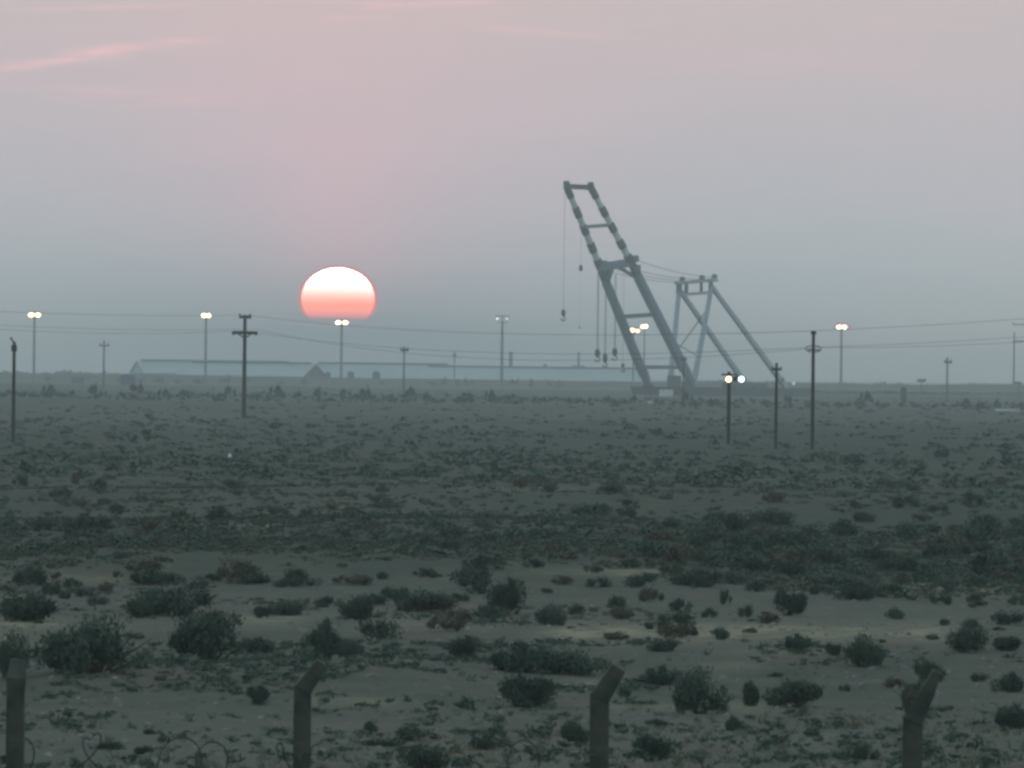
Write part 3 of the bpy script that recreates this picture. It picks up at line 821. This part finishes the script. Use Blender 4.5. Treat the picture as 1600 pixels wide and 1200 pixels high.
wire(ra, eR[0][0], .8, 'lower front cable from the bowed brackets out of the right edge')
wire(eL[0][1], lb, 1.3, 'lower rear cable from the left edge to the wide crossarm', .024)
wire(lb, rb, 2.3, 'lowest cable from right end of the wide crossarm, sagging past the boom', .026)
wire(rb, eR[0][1], 1.2, 'lower rear cable from the bowed brackets out of the right edge')

# ------------------------------------------------------------------ fence of cranked concrete posts
def fence():
    data = [(25, 1060, 101.5, 28, (1.0, 25, 6), 'left edge post whose short top tilts hardly at all'),
            (473, 1070, 99.5, 27, (30, 36, 17), 'second post from the left, its thin top cranked to the right'),
            (937, 1082, 97.5, 30, (30, 40, 24), 'third post from the left, with a broad top cranked to the right'),
            (1426, 1118, 93.5, 31, (38, 70, 15), 'rightmost post, with a forked top and weed caught in it')]
    tops = []
    for i, (px, kpy, D, wpx, (ax, ay, aw), lab) in enumerate(data):
        k = at_d(px, kpy, D); u = D / F; w = wpx * u
        g = Hs(k.x, D)
        root = empty('fence_post', (k.x, D, g), 'concrete fence post: ' + lab, 'fence post', 'concrete fence posts in the foreground')
        m = MB()
        r = lambda z, ww, dx=0: [(k.x + dx - ww / 2, D - w * .45, z), (k.x + dx + ww / 2, D - w * .45, z), (k.x + dx + ww / 2, D + w * .45, z), (k.x + dx - ww / 2, D + w * .45, z)]
        zs = np.linspace(g - .3, k.z, 9); rj = random.Random(i); jt = [rj.uniform(-.03, .03) for _ in range(9)]
        for j in range(8):
            m.quadbox(r(zs[j], w * (1.0 + jt[j])), r(zs[j + 1], w * (1.0 + jt[j + 1])))
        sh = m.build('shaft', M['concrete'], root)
        top = Vector((k.x + ax * u, D - .02, k.z + ay * u))
        if i == 0:
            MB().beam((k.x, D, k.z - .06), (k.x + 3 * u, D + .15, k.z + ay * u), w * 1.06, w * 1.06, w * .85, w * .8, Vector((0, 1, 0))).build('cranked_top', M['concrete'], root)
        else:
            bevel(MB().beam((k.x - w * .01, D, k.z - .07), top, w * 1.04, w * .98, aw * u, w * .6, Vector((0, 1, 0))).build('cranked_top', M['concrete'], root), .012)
        if i == 3:
            MB().beam((k.x - w * .1, D, k.z + .001), (k.x - 15 * u, D, k.z + 34 * u), w * .5, w * .5, 7 * u, w * .4, Vector((0, 1, 0))).build('fork_arm', M['concrete'], root)
        tops.append((k, top, D))
    # concertina wire hung between the posts: one coil per bay
    bays = [((-430, 1060, 103.5), tops[0]), (tops[0], tops[1]), (tops[1], tops[2]), (tops[2], tops[3]), (tops[3], None)]
    kk = [at_d(-430, 1055, 103.5)] + [t[0] for t in tops] + [at_d(1960, 1150, 90)]
    names = ['loose coil of barbed wire left of the leftmost fence post', 'loose coil of barbed wire between the left edge post and second post',
             'loose coil of barbed wire between the second and third fence posts', 'loose coil of barbed wire between the third and rightmost fence posts',
             'loose coil of barbed wire right of the rightmost fence post']
    for b in range(5):
        p, q = kk[b], kk[b + 1]
        pts = []; n = 8 * 26
        rr = random.Random(b)
        ph = rr.random() * 6
        for k in range(n + 1):
            t = k / n
            c = p + (q - p) * t
            a = 2 * math.pi * 4.2 * t + ph + 1.7 * math.sin(t * 8 + b)
            R = .35 + .09 * math.sin(t * 23 + b * 2) + .07 * math.sin(t * 61 + b)
            c = c + Vector((R * .95 * math.cos(a), R * .5 * math.cos(a), -.98 - .10 * math.sin(math.pi * t) + R * math.sin(a)))
            pts.append(c)
        o = MB().tube(pts, .0100, 4, False).build('barbed_wire_coil', M['wood'])
        m2 = MB()
        for k in range(4, n, 5):
            c = pts[k]; v = Vector((rr.uniform(-1, 1), rr.uniform(-1, 1), rr.uniform(-1, 1))).normalized() * .028
            m2.beam(c - v, c + v, .005)
        m2.build('barbs', M['wood'], o)['kind'] = 'stuff'
        tag(o, names[b], 'barbed wire', 'coils of barbed wire on the fence')
fence()

# ------------------------------------------------------------------ shrubs
def leaf_cloud(seed, n, leaf, lobes=6, flat_=.75, gap=.0):
    """unit shrub: radius about 1, height about 1; leaf faces spread through several lobes"""
    g = np.random.default_rng(seed)
    cx = g.uniform(-.62, .62, lobes); cy = g.uniform(-.6, .6, lobes); cz = g.uniform(.2, .62, lobes) * (1 - .45 * np.hypot(cx, cy)); rr = g.uniform(.15, .40, lobes)
    li = g.integers(0, lobes, n)
    d = g.normal(size=(n, 3)); d /= np.linalg.norm(d, axis=1)[:, None]
    rad = rr[li] * g.uniform(.25, 1.0, n) ** .45 * (1 + .42 * g.normal(size=n) * (g.random(n) < .38))
    c = np.stack([cx[li], cy[li], cz[li]], 1) + d * rad[:, None] * np.array([1, 1, .85])
    low = c[:, 2] < .03
    c[low, 2] = g.uniform(.0, .25, low.sum()); 
    c[:, :2] *= np.where(c[:, 2:3] < .2, .92, 1)
    a = g.normal(size=(n, 3)); a[:, 2] = np.abs(a[:, 2]) + .5; a /= np.linalg.norm(a, axis=1)[:, None]
    b = g.normal(size=(n, 3)); b -= (b * a).sum(1)[:, None] * a; b /= np.linalg.norm(b, axis=1)[:, None]
    s = leaf * g.uniform(.6, 1.5, n)[:, None]
    v = np.stack([c - b * s * .28, c + a * s * .55 - b * s * .0 + b * s * .32, c + a * s * 1.3, c + a * s * .5 - b * s * .34], 1)
    return v                                        # n x 4 x 3
def mesh_np(name, v, mat):
    n = len(v)
    me = bpy.data.meshes.new(name)
    me.vertices.add(n * 4); me.vertices.foreach_set('co', v.reshape(-1).astype(np.float32))
    me.loops.add(n * 4); me.loops.foreach_set('vertex_index', np.arange(n * 4))
    me.polygons.add(n); me.polygons.foreach_set('loop_start', np.arange(0, n * 4, 4)); me.polygons.foreach_set('loop_total', np.full(n, 4))
    me.materials.append(mat); me.update()
    return me
def stems(seed, n=14):
    g = random.Random(seed); m = MB()
    for k in range(n):
        a = g.uniform(0, 6.28); r = g.uniform(.25, .95); h = g.uniform(.35, .95) * (1.1 - .5 * r)
        p0 = Vector((g.uniform(-.06, .06), g.uniform(-.06, .06), -.06)); p2 = Vector((r * math.cos(a), r * math.sin(a), h))
        p1 = p2 * .5 + Vector((g.uniform(-.08, .08), g.uniform(-.08, .08), .02))
        m.tube([p0, p1, p2], .022, 4, False, .006)
    return m
BIG = [(mesh_np('foliage', leaf_cloud(100 + k, 4400, .062, 11 + k % 4), M[('leaf', 'leaf_dark', 'leaf')[k % 3]]), stems(100 + k).mesh('stem', M['twig'])) for k in range(6)]
MID = [mesh_np('scrub_bush', leaf_cloud(200 + k, 1200, .085, 8 + k % 4), M[('leaf', 'leaf_dark', 'leaf_grey', 'leaf')[k % 4]]) for k in range(8)]
DRY = [mesh_np('dry_bush', leaf_cloud(300 + k, 420, .09, 4), M['leaf_grey']) for k in range(2)]

def size_of(p, wpx, hpx):
    u = p.y / F
    return wpx * u / 1.65, hpx * u / .80
BS = [ # px centre, base py, width, height, label (all desert bushes in the foreground)
 (155, 1054, 158, 92, 'biggest dark green bush, left foreground behind the left edge post'),
 (330, 1034, 130, 82, 'wide rounded bush to the right of the biggest dark green bush'),
 (402, 1020, 66, 26, 'low spreading bush touching the right side of the wide rounded bush'),
 (12, 1062, 56, 78, 'bush cut by the left edge, behind the top of the left edge post'),
 (45, 972, 108, 44, 'low broad bush at the left edge above the pale yellow strip'),
 (105, 1012, 36, 24, 'small bush at the upper left of the biggest dark green bush'),
 (283, 962, 128, 52, 'long low bush above the wide rounded bush on the left'),
 (212, 966, 56, 30, 'small bush left of the long low bush above the wide rounded bush'),
 (506, 1030, 58, 66, 'upright bush showing just above the top of the second post'),
 (545, 1026, 52, 30, 'low bush leaning right beside the upright bush over the second post'),
 (560, 970, 58, 38, 'rounded bush between second and third posts, high above the sand'),
 (622, 944, 44, 30, 'left half of a pair of dark bushes in mid foreground'),
 (672, 957, 98, 36, 'right and wider of a pair of dark bushes in mid foreground'),
 (724, 1030, 48, 40, 'grey green bush alone to the left of the long dark thicket'),
 (820, 1052, 120, 52, 'dense dark left half of the long thicket by the third post'),
 (905, 1056, 108, 42, 'tapering right half of the long thicket by the third post'),
 (820, 1106, 104, 56, 'solid dark bush directly under the long thicket'),
 (893, 1164, 50, 44, 'square dark bush just left of the shaft of the third post'),
 (856, 978, 50, 36, 'rounded bush above the right end of the long thicket'),
 (790, 962, 58, 62, 'tall loose bush standing over the middle of the picture'),
 (1035, 1072, 56, 34, 'small dark bush left of and above the brown tangled bush'),
 (1092, 1116, 92, 74, 'big brown tangled bush to the right of the third post'),
 (1174, 1104, 34, 44, 'narrow bush between the brown tangled bush and the next big one'),
 (1248, 1106, 98, 50, 'wide flat based bush midway between third and rightmost posts'),
 (1345, 1042, 70, 52, 'pointed bush up and left of the forked post'),
 (1300, 1024, 30, 22, 'tiny bush left of the pointed bush near the forked post'),
 (1246, 1016, 40, 28, 'small thin bush far left of the pointed bush'),
 (1505, 1021, 62, 48, 'rounded dark bush up and right of the forked post'),
 (1576, 1018, 54, 26, 'low bush near the right edge beside the rounded dark bush'),
 (1432, 1108, 70, 52, 'bush right behind the forked top of the rightmost post'),
 (1444, 1066, 50, 42, 'sprig of bush sticking up above the forked post top'),
 (1590, 1140, 70, 40, 'dark bush cut by the right edge near the bottom'),
 (1580, 1082, 50, 34, 'grey bush at the right edge above the bush that is cut off'),
 (1352, 1188, 42, 30, 'small round bush at the bottom, left of the rightmost post'),
 (1016, 1190, 64, 46, 'spiky bush at the bottom right of the third post'),
 (577, 1145, 24, 22, 'tiny dark round bush on bare sand right of the second post'),
 (638, 1158, 46, 30, 'small spiky bush on bare sand, second from the second post'),
 (662, 1205, 78, 44, 'bush cut by the bottom edge between second and third posts'),
 (760, 1172, 52, 26, 'thin low bush at the bottom left of the third post'),
 (590, 1166, 64, 14, 'flat mat of bush on the sand right of the second post'),
 (405, 1102, 46, 34, 'grey bush alone on the sand left of the second post'),
 (232, 1148, 24, 12, 'tiny bush on bare sand between the two left posts'),
 (172, 1172, 42, 16, 'low dark mat of bush at the bottom right of the left edge post'),
 (222, 1180, 26, 16, 'dark tuft of bush at the bottom between the two left posts'),
 (1145, 1142, 30, 26, 'spindly bush on bare sand below the brown tangled bush'),
 (1130, 1000, 22, 22, 'little red brown bush on the pale yellow strip'),
 (1080, 994, 28, 18, 'little forked bush on the pale yellow strip'),
 (1015, 984, 20, 14, 'smallest dark bush at the left of the pale yellow strip'),
 (1045, 1018, 52, 22, 'faint grey bush just below the pale yellow strip'),
 (735, 914, 52, 26, 'dark low bush over the pair of dark bushes'),
 (240, 914, 84, 26, 'low bush highest in the left foreground group'),
 (440, 962, 64, 26, 'reddish low bush between the long low bush and the rounded one'),
 (408, 966, 34, 22, 'small bush left of the reddish low bush'),
 (1235, 902, 44, 32, 'dark upright bush on the edge of the green belt at right'),
 (1103, 918, 84, 34, 'broad dark bush at the left end of the right hand row'),
 (1232, 962, 60, 44, 'big bush in the right hand row above the yellow strip'),
 (1340, 938, 66, 32, 'bush in the right hand row above the pointed bush'),
]
nbig = 0
for i, (px, py, w, h, lab) in enumerate(BS):
    p = at(px, py); sx, sz = size_of(p, w, h)
    p = p + Vector((0, sx * .35, 0)); p.z = Hs(p.x, p.y) - .02
    root = empty('desert_bush', p, lab, 'bush', 'bushes of the foreground', rz=0)
    f, s = BIG[i % 6]
    for nm, me in (('foliage', f), ('stem', s)):
        o = bpy.data.objects.new(nm, me); C.objects.link(o); o.parent = root
        o.rotation_euler = (0, 0, random.uniform(0, 6.28))
        o.scale = (1, 1, 1)
    root.scale = (sx, sx * .9, sz)
# weed caught in the forked post
k4 = at_d(1432, 1085, 93.4)
wd = bpy.data.objects.new('tumbleweed', DRY[0]); C.objects.link(wd)
wd.location = k4 - Vector((0, -.02, .12)); wd.scale = (.20, .16, .26)
tag(wd, 'dry weed caught in the fork of the rightmost fence post', 'tumbleweed')

MS = [ # middle distance: px, py, w, h
 (345, 815, 52, 26), (130, 838, 92, 40), (232, 835, 40, 28), (280, 812, 34, 18), (438, 806, 34, 17), (478, 806, 26, 13), (552, 803, 30, 14), (66, 830, 40, 24), (180, 805, 30, 20),
 (712, 843, 56, 19), (752, 846, 36, 10), (925, 806, 70, 22), (980, 808, 40, 16), (800, 842, 30, 12), (868, 862, 34, 18), (905, 850, 26, 12), (1335, 729, 44, 21), (1468, 716, 36, 16), (1210, 786, 44, 21),
 (1390, 764, 52, 18), (1430, 768, 30, 14), (955, 772, 40, 18), (820, 764, 42, 24), (855, 770, 30, 16), (30, 761, 32, 22), (155, 765, 30, 21), (118, 758, 20, 24), (95, 778, 40, 16), (222, 785, 22, 14), (365, 762, 36, 14),
 (300, 752, 22, 9), (610, 795, 60, 12), (700, 712, 24, 9), (728, 712, 30, 10), (1565, 760, 30, 18), (1522, 792, 40, 26), (1418, 795, 44, 26), (1340, 795, 24, 13), (1470, 800, 26, 14), (1455, 800, 20, 12),
 (35, 912, 60, 22), (75, 930, 44, 24), (165, 926, 30, 18), (310, 922, 36, 18), (390, 914, 54, 20), (470, 918, 60, 18), (545, 914, 70, 20), (600, 905, 26, 14), (660, 900, 40, 14), (330, 908, 40, 14),
 (880, 914, 42, 18), (935, 918, 50, 18), (990, 918, 44, 24), (1045, 900, 44, 22), (1020, 942, 46, 28), (960, 950, 40, 22), (1135, 945, 24, 26), (1180, 925, 34, 22), (1200, 975, 50, 22), (1165, 965, 30, 22),
 (1285, 930, 40, 20), (1395, 968, 40, 16), (1410, 918, 26, 26), (1455, 908, 60, 22), (1520, 918, 44, 20), (1520, 942, 30, 18), (1565, 912, 50, 26), (1590, 946, 30, 18), (1470, 945, 40, 20), (1395, 965, 22, 18),
 (85, 1000, 24, 14), (350, 1060, 20, 8), (690, 1052, 34, 10), (1210, 1058, 28, 10), (1395, 1075, 40, 20), (975, 1092, 26, 22), (1320, 1080, 24, 14), (1535, 1065, 40, 16), (770, 1010, 20, 8), (640, 1020, 24, 9),
 (1110, 965, 36, 16), (1060, 955, 36, 24), (900, 960, 40, 20), (720, 940, 36, 16), (500, 950, 30, 12), (150, 945, 40, 16), (1250, 1000, 16, 8), (1380, 1005, 16, 8), (1460, 1000, 30, 10), (1560, 985, 24, 8),
]
BUSHES = []
def mid_bush(px, py, w, h, lab, grp, i):
    p = at(px, py); sx, sz = size_of(p, w, h)
    p = p + Vector((0, sx * .3, 0)); p.z = Hs(p.x, p.y) - .02
    o = bpy.data.objects.new('scrub_bush', MID[i % 8]); C.objects.link(o)
    o.location = p; o.rotation_euler = (0, 0, random.uniform(0, 6.28)); o.scale = (sx, sx * .9, sz)
    tag(o, lab, 'bush', grp); BUSHES.append((px, p.y, grp, o))
cnt = 0
LAB = {'near': ('low scrub bush on pale sand just behind the foreground bushes', 'scrub bushes on the pale sand behind the foreground'),
       'mid': ('small dark scrub bush out on the brown plain in the middle distance', 'scrub bushes on the brown middle plain'),
       'belt': ('dark green scrub bush packed in the dense belt at the right', 'scrub bushes of the dense green belt at right')}
for (px, py, w, h) in MS:
    mid_bush(px, py, w, h, *LAB['near' if py > 880 else 'mid'], cnt); cnt += 1
rb_ = random.Random(5)
for k in range(72):                       # dense green belt at right
    py = rb_.uniform(815, 897); px = rb_.uniform(985 + (897 - py) * .4, 1640)
    w = rb_.uniform(34, 84) * (.6 + .4 * (py - 780) / 100)
    mid_bush(px, py, w, w * rb_.uniform(.34, .55), *LAB['belt'], cnt); cnt += 1
for k in range(70):
    py = rb_.uniform(892, 1010); px = rb_.uniform(-20, 1620)
    w = rb_.uniform(14, 40) if rb_.random() < .6 else rb_.uniform(40, 88)
    mid_bush(px, py, w, w * rb_.uniform(.32, .6), *LAB['near'], cnt); cnt += 1
for k in range(40):
    py = 700 + 190 * rb_.random() ** .8; px = rb_.uniform(-20, 1000)
    w = rb_.uniform(12, 40) * (.4 + .6 * (py - 690) / 200)
    mid_bush(px, py, w, w * rb_.uniform(.35, .6), *LAB['mid'], cnt); cnt += 1

LM = [(20, 'the left edge pole'), (110, 'the far blue grey hut'), (200, 'the dark blue hut'), (322, 'the mast left of the crossarm pole'), (430, 'the dark shed gable'),
      (530, 'the setting sun'), (650, 'the thin pole by the roofs'), (785, 'the dim floodlight mast'), (900, 'the hanging hooks'), (1010, 'the foot of the crane boom'),
      (1140, 'the two lamps'), (1230, 'the short near pole'), (1315, 'the reddish floodlight mast'), (1440, 'the round skyline tree'), (1570, 'the right edge pylon')]
PL = {'near': 'on the pale sand', 'mid': 'on the brown middle plain', 'belt': 'in the dense green belt'}
cells = {}
for px, d_, grp, o in BUSHES:
    k = next(k for k in LAB if LAB[k][1] == grp)
    lm = min(LM, key=lambda q: abs(q[0] - px))[1]
    cells.setdefault((k, lm), []).append((d_, o))
NTH = ['nearest', 'second nearest', 'third nearest', 'fourth nearest', 'fifth nearest', 'sixth nearest', 'seventh nearest', 'eighth nearest', 'ninth nearest', 'tenth nearest',
       'eleventh nearest', 'twelfth nearest', 'thirteenth nearest', 'fourteenth nearest', 'fifteenth nearest', 'sixteenth nearest', 'seventeenth nearest', 'eighteenth nearest', 'nineteenth nearest', 'twentieth nearest']
for (k, lm), L_ in cells.items():
    L_.sort(key=lambda q: q[0])
    for i, (_, o) in enumerate(L_):
        w_ = 'only' if len(L_) == 1 else 'farthest' if i == len(L_) - 1 else NTH[min(i, 19)]
        o['label'] = w_ + ' bush ' + PL[k] + ' below ' + lm

# scrub nobody could count: thousands of low plants out to the horizon, with grass tufts and stones nearer by
def scatter(name, label, n, py0, py1, proto, smin, smax, mat, power=1.0, seed=1, aspect=.6, thr=-.2, px0=-150, px1=1750):
    g = np.random.default_rng(seed)
    out = []
    py = py0 + (py1 - py0) * g.random(n * 3) ** power + g.normal(size=n * 3) * 3 * (py0 > 640)
    py = np.maximum(py, 600)
    px = g.uniform(px0, px1, n * 3)
    hor = 585 + ROLL * (px - 800)
    D = CAMH * F / (py - 585)
    X = (px - 800) / F * D
    keep = fbm(X / 7, D / 12, 50) + .75 * vnoise(X / 26, D / 45, 60) > thr
    X, D = X[keep][:n], D[keep][:n]
    Z = H(X, D)
    for i in range(len(X)):
        v = proto[i % len(proto)]
        s = g.uniform(smin, smax) * (1.6 if g.random() < .08 else 1)
        a = g.uniform(0, 6.28); c_, s_ = math.cos(a), math.sin(a)
        R = np.array([[c_, s_, 0], [-s_, c_, 0], [0, 0, 1]])
        out.append((v @ R) * np.array([s, s, s * aspect * g.uniform(.7, 1.3)]) + np.array([X[i], D[i], Z[i] - .01]))
    o = bpy.data.objects.new(name, mesh_np(name, np.concatenate(out), mat)); C.objects.link(o)
    tag(o, label, None, None, 'stuff')
P60 = [leaf_cloud(400 + k, 84, .17, 4) for k in range(5)]
P24 = [leaf_cloud(500 + k, 26, .34, 3) for k in range(5)]
scatter('low_scrub', 'countless low dark scrub plants covering the middle and far plain', 4600, 642, 950, P60, .16, .52, M['leaf_scrub'], .72, 3, .55, -.12)
scatter('brown_scrub', 'countless low brownish scrub plants across the middle plain', 3200, 640, 950, P60, .18, .5, M['leaf_grey'], .75, 4, .5, -.4)
scatter('distant_scrub', 'hazy specks of scrub on the plain near the horizon', 2200, 606, 760, P24, .4, 1.0, M['leaf_scrub'], 1.3, 5, .5, -.25)
scatter('bank_face_scrub', 'fine brownish scrub on the low bank face before the foreground sand', 1500, 850, 985, P60, .08, .28, M['leaf_grey'], 1.0, 16, .5, -.5, -60, 1100)
scatter('sand_scrub', 'soft low grey green scrub and dry stalks between the foreground bushes', 2600, 885, 1090, P60, .07, .30, M['leaf_scrub'], 1.0, 17, .5, -.1)
scatter('foreground_scrub', 'small scattered dark scrub seedlings between the foreground bushes', 1900, 850, 1215, P60, .09, .32, M['leaf'], 1.7, 6, .7, -.1)
def tuft(seed, n=14):
    g = np.random.default_rng(seed)
    b = g.normal(size=(n, 3)) * .25; b[:, 2] = 0
    tip = b + np.stack([g.normal(size=n) * .4, g.normal(size=n) * .4, g.uniform(.5, 1.2, n)], 1)
    s = np.stack([g.normal(size=n), g.normal(size=n), np.zeros(n)], 1); s /= np.linalg.norm(s, axis=1)[:, None]; s *= .06
    return np.stack([b - s, b + s, tip + s * .3, tip - s * .3], 1)
scatter('dry_grass', 'dry straw coloured grass tufts on the pale sand', 1700, 885, 1215, [tuft(k) for k in range(6)], .05, .15, M['straw'], 1.2, 8, .8, .0)
scatter('dark_grass', 'dark low grass tufts and litter on the sand', 1700, 850, 1215, [tuft(20 + k) for k in range(6)], .05, .15, M['leaf'], 1.2, 9, .7, -.3)
def pebble(seed):
    g = np.random.default_rng(seed)
    a = [np.array(p, float) * (1 + .25 * g.normal(size=3)) for p in ((-1, -1, 0), (1, -1, 0), (1, 1, 0), (-1, 1, 0), (-.6, -.6, .9), (.6, -.6, .9), (.6, .6, .9), (-.6, .6, .9))]
    q = [(4, 5, 6, 7), (0, 1, 5, 4), (1, 2, 6, 5), (2, 3, 7, 6), (3, 0, 4, 7)]
    return np.array([[a[i] for i in f] for f in q])
scatter('stones', 'small stones and clods scattered on the foreground sand', 2600, 930, 1215, [pebble(k) for k in range(5)], .015, .06, M['stone'], 1.0, 10, 1.0, -1)

# ------------------------------------------------------------------ row of young trees along the far bank
def young_tree(seed):
    g = np.random.default_rng(seed)
    v = leaf_cloud(seed, 90, .30, 5)
    v = v * np.array([.75, .75, 1.0])
    k = v[:, :, 2:3]
    v = v * np.concatenate([1.25 - .75 * np.clip(k, 0, 1.2), 1.25 - .75 * np.clip(k, 0, 1.2), np.ones_like(k)], 2)
    return v
YT = [mesh_np('crown', young_tree(600 + k), M['tree']) for k in range(5)]
YTR = MB().tube([(0, 0, -.1), (.02, 0, .6)], .05, 5, True, .03).mesh('trunk', M['wood'])
g_ = random.Random(11)
xs = [18, 75, 112, 150, 190, 215, 255, 284, 326, 360, 398, 430, 465, 500, 540, 572, 610, 640, 668, 700, 730, 765, 800, 838, 870, 905, 948, 990, 1028, 1075, 1232, 1352, 1508, 1560]
big = {75, 150, 215, 360, 430, 500, 572, 640, 765, 1075, 1352}
ORD = ['leftmost', 'second', 'third', 'fourth', 'fifth', 'sixth', 'seventh', 'eighth', 'ninth', 'tenth', 'eleventh', 'twelfth', 'thirteenth', 'fourteenth', 'fifteenth', 'sixteenth', 'seventeenth']
for i, px in enumerate(xs):
    lab_ = ('rightmost' if i == 33 else ORD[33 - i] + ' from the right') if i > 16 else ORD[i] + (' from the left' if i else '')
    lab_ = ('taller' if px in big else 'squat') + ' young tree in the hazy far bank row, ' + lab_
    D = 1930 + g_.uniform(-30, 30)
    q = at_d(px, 630, D); z = Hs(q.x, D)
    h = (23 if px in big else g_.uniform(11, 17)) * D / F
    root = empty('young_tree', (q.x, D, z), lab_, 'tree', 'young trees in a row along the far bank')
    for nm, me in (('crown', YT[i % 5]), ('trunk', YTR)):
        o = bpy.data.objects.new(nm, me); C.objects.link(o); o.parent = root
    wv = h * g_.uniform(.62, 1.0)
    root.scale = (wv, wv, h)
scatter('bank_scrub', 'hazy scrub growing along the bank with the row of young trees', 650, 624, 634, P24, .5, 1.4, M['leaf_dark'], 1.0, 15, .9, -2)
# single round tree on the skyline, and faint belt of trees at far left
def sky_tree(px, py0, D, hpx, wpx, label):
    q = at_d(px, py0, D); z = Hs(q.x, D) 
    root = empty('skyline_tree', (q.x, D, z), label, 'tree')
    H_ = q.z - z; u = D / F
    v = leaf_cloud(int(px), 500, .16, 8) ; v = (v - np.array([0, 0, .45])) * np.array([wpx * u / 1.7, wpx * u / 1.7, hpx * u * .75]) + np.array([0, 0, H_ - hpx * u * .52])
    o = bpy.data.objects.new('crown', mesh_np('crown', v, M['tree'])); C.objects.link(o); o.parent = root
    MB().tube([(q.x, D, z - .2), (q.x + .1, D, z + H_ * .7)], .35, 7, True, .2).build('trunk', M['wood'], root)
sky_tree(1440, 589, 3700, 11, 16, 'small round dark tree standing alone on the right skyline')
sky_tree(1592, 594, 3500, 8, 22, 'low hazy tree on the skyline at the right edge')
def belt(px0, px1, D, zt, n, name, label, seed, w=4.0):
    g = np.random.default_rng(seed); out = []
    for k in range(n):
        px = px0 + (px1 - px0) * g.random(); q = at_d(px, 590, D + g.uniform(-40, 40))
        h = zt * g.uniform(.6, 1.08) * (.8 + .25 * float(vnoise(px / 18., 0., seed)))
        v = leaf_cloud(int(g.integers(1e6)), 40, .3, 4) * np.array([w * g.uniform(.8, 1.6), w, h]) + np.array([q.x, q.y, 0])
        out.append(v)
    o = bpy.data.objects.new(name, mesh_np(name, np.concatenate(out), M['tree'])); C.objects.link(o)
    tag(o, label, None, None, 'stuff')
belt(-160, 218, 5200, 5.6, 170, 'distant_tree_belt', 'faint belt of distant trees along the left skyline', 31, 7)
belt(1090, 1760, 5000, 4.6, 260, 'far_scrub_line', 'low uneven line of far scrub along the right skyline', 32, 7)
belt(-160, 1000, 3890, 5.0, 150, 'bank_top_scrub', 'thin scrub along the top of the bank below the shed roofs', 33, 2.0)
belt(1200, 1760, 3300, 1.9, 120, 'right_scrub_belt', 'dark hazy scrub patches on the plain at far right', 34, 4)

# ------------------------------------------------------------------ odd things on the plain
def wall_block(px0, px1, py, D, hpx, label, mat='plaster'):
    a, b = at_d(px0, py, D), at_d(px1, py, D); z = Hs((a.x + b.x) / 2, D)
    zb = a.z; h = hpx / F * D
    m = MB().box(((a.x + b.x) / 2, D, z + (zb + h - z) / 2), (b.x - a.x, .5, zb + h - z))
    root = empty('low_wall', ((a.x + b.x) / 2, D, z), label, 'wall', 'pale low walls on the plain')
    m.build('wall_face', M[mat], root)
    MB().box(((a.x + b.x) / 2, D, zb + h + .06), (b.x - a.x + .15, .62, .1)).build('coping', M[mat], root)
wall_block(1555, 1594, 646, 1640, 7, 'long pale low wall near the right edge of the plain')
wall_block(1482, 1508, 646.5, 1640, 4, 'short pale low wall left of the long one near the right edge')
wall_block(1030, 1052, 613, 2600, 4, 'thin pale low wall right of the dark little hut under the crane')
wall_block(1012, 1020, 632, 1900, 5, 'tiny pale wall fragment in the row of young trees')
p = at(359, 716)
m = MB(); g = random.Random(3); u = p.y / F
pts = []
for k in range(7):
    for j in range(5):
        th = math.pi * j / 4; ph = 2 * math.pi * k / 7
        r_ = (1 + g.uniform(-.3, .3))
        pts.append((p.x + 3.0 * u * r_ * math.sin(th) * math.cos(ph), p.y + 3 * u * math.sin(th) * math.sin(ph), p.z + 3 * u + 3.6 * u * r_ * math.cos(th)))
for k in range(7):
    for j in range(4):
        a = k * 5 + j; b = ((k + 1) % 7) * 5 + j
        m.f.append((a, a + 1, b + 1, b))
m.v = pts
tag(m.build('plastic_bag', M['white']), 'tiny white plastic bag lying among the scrub in the left middle plain', 'bag')
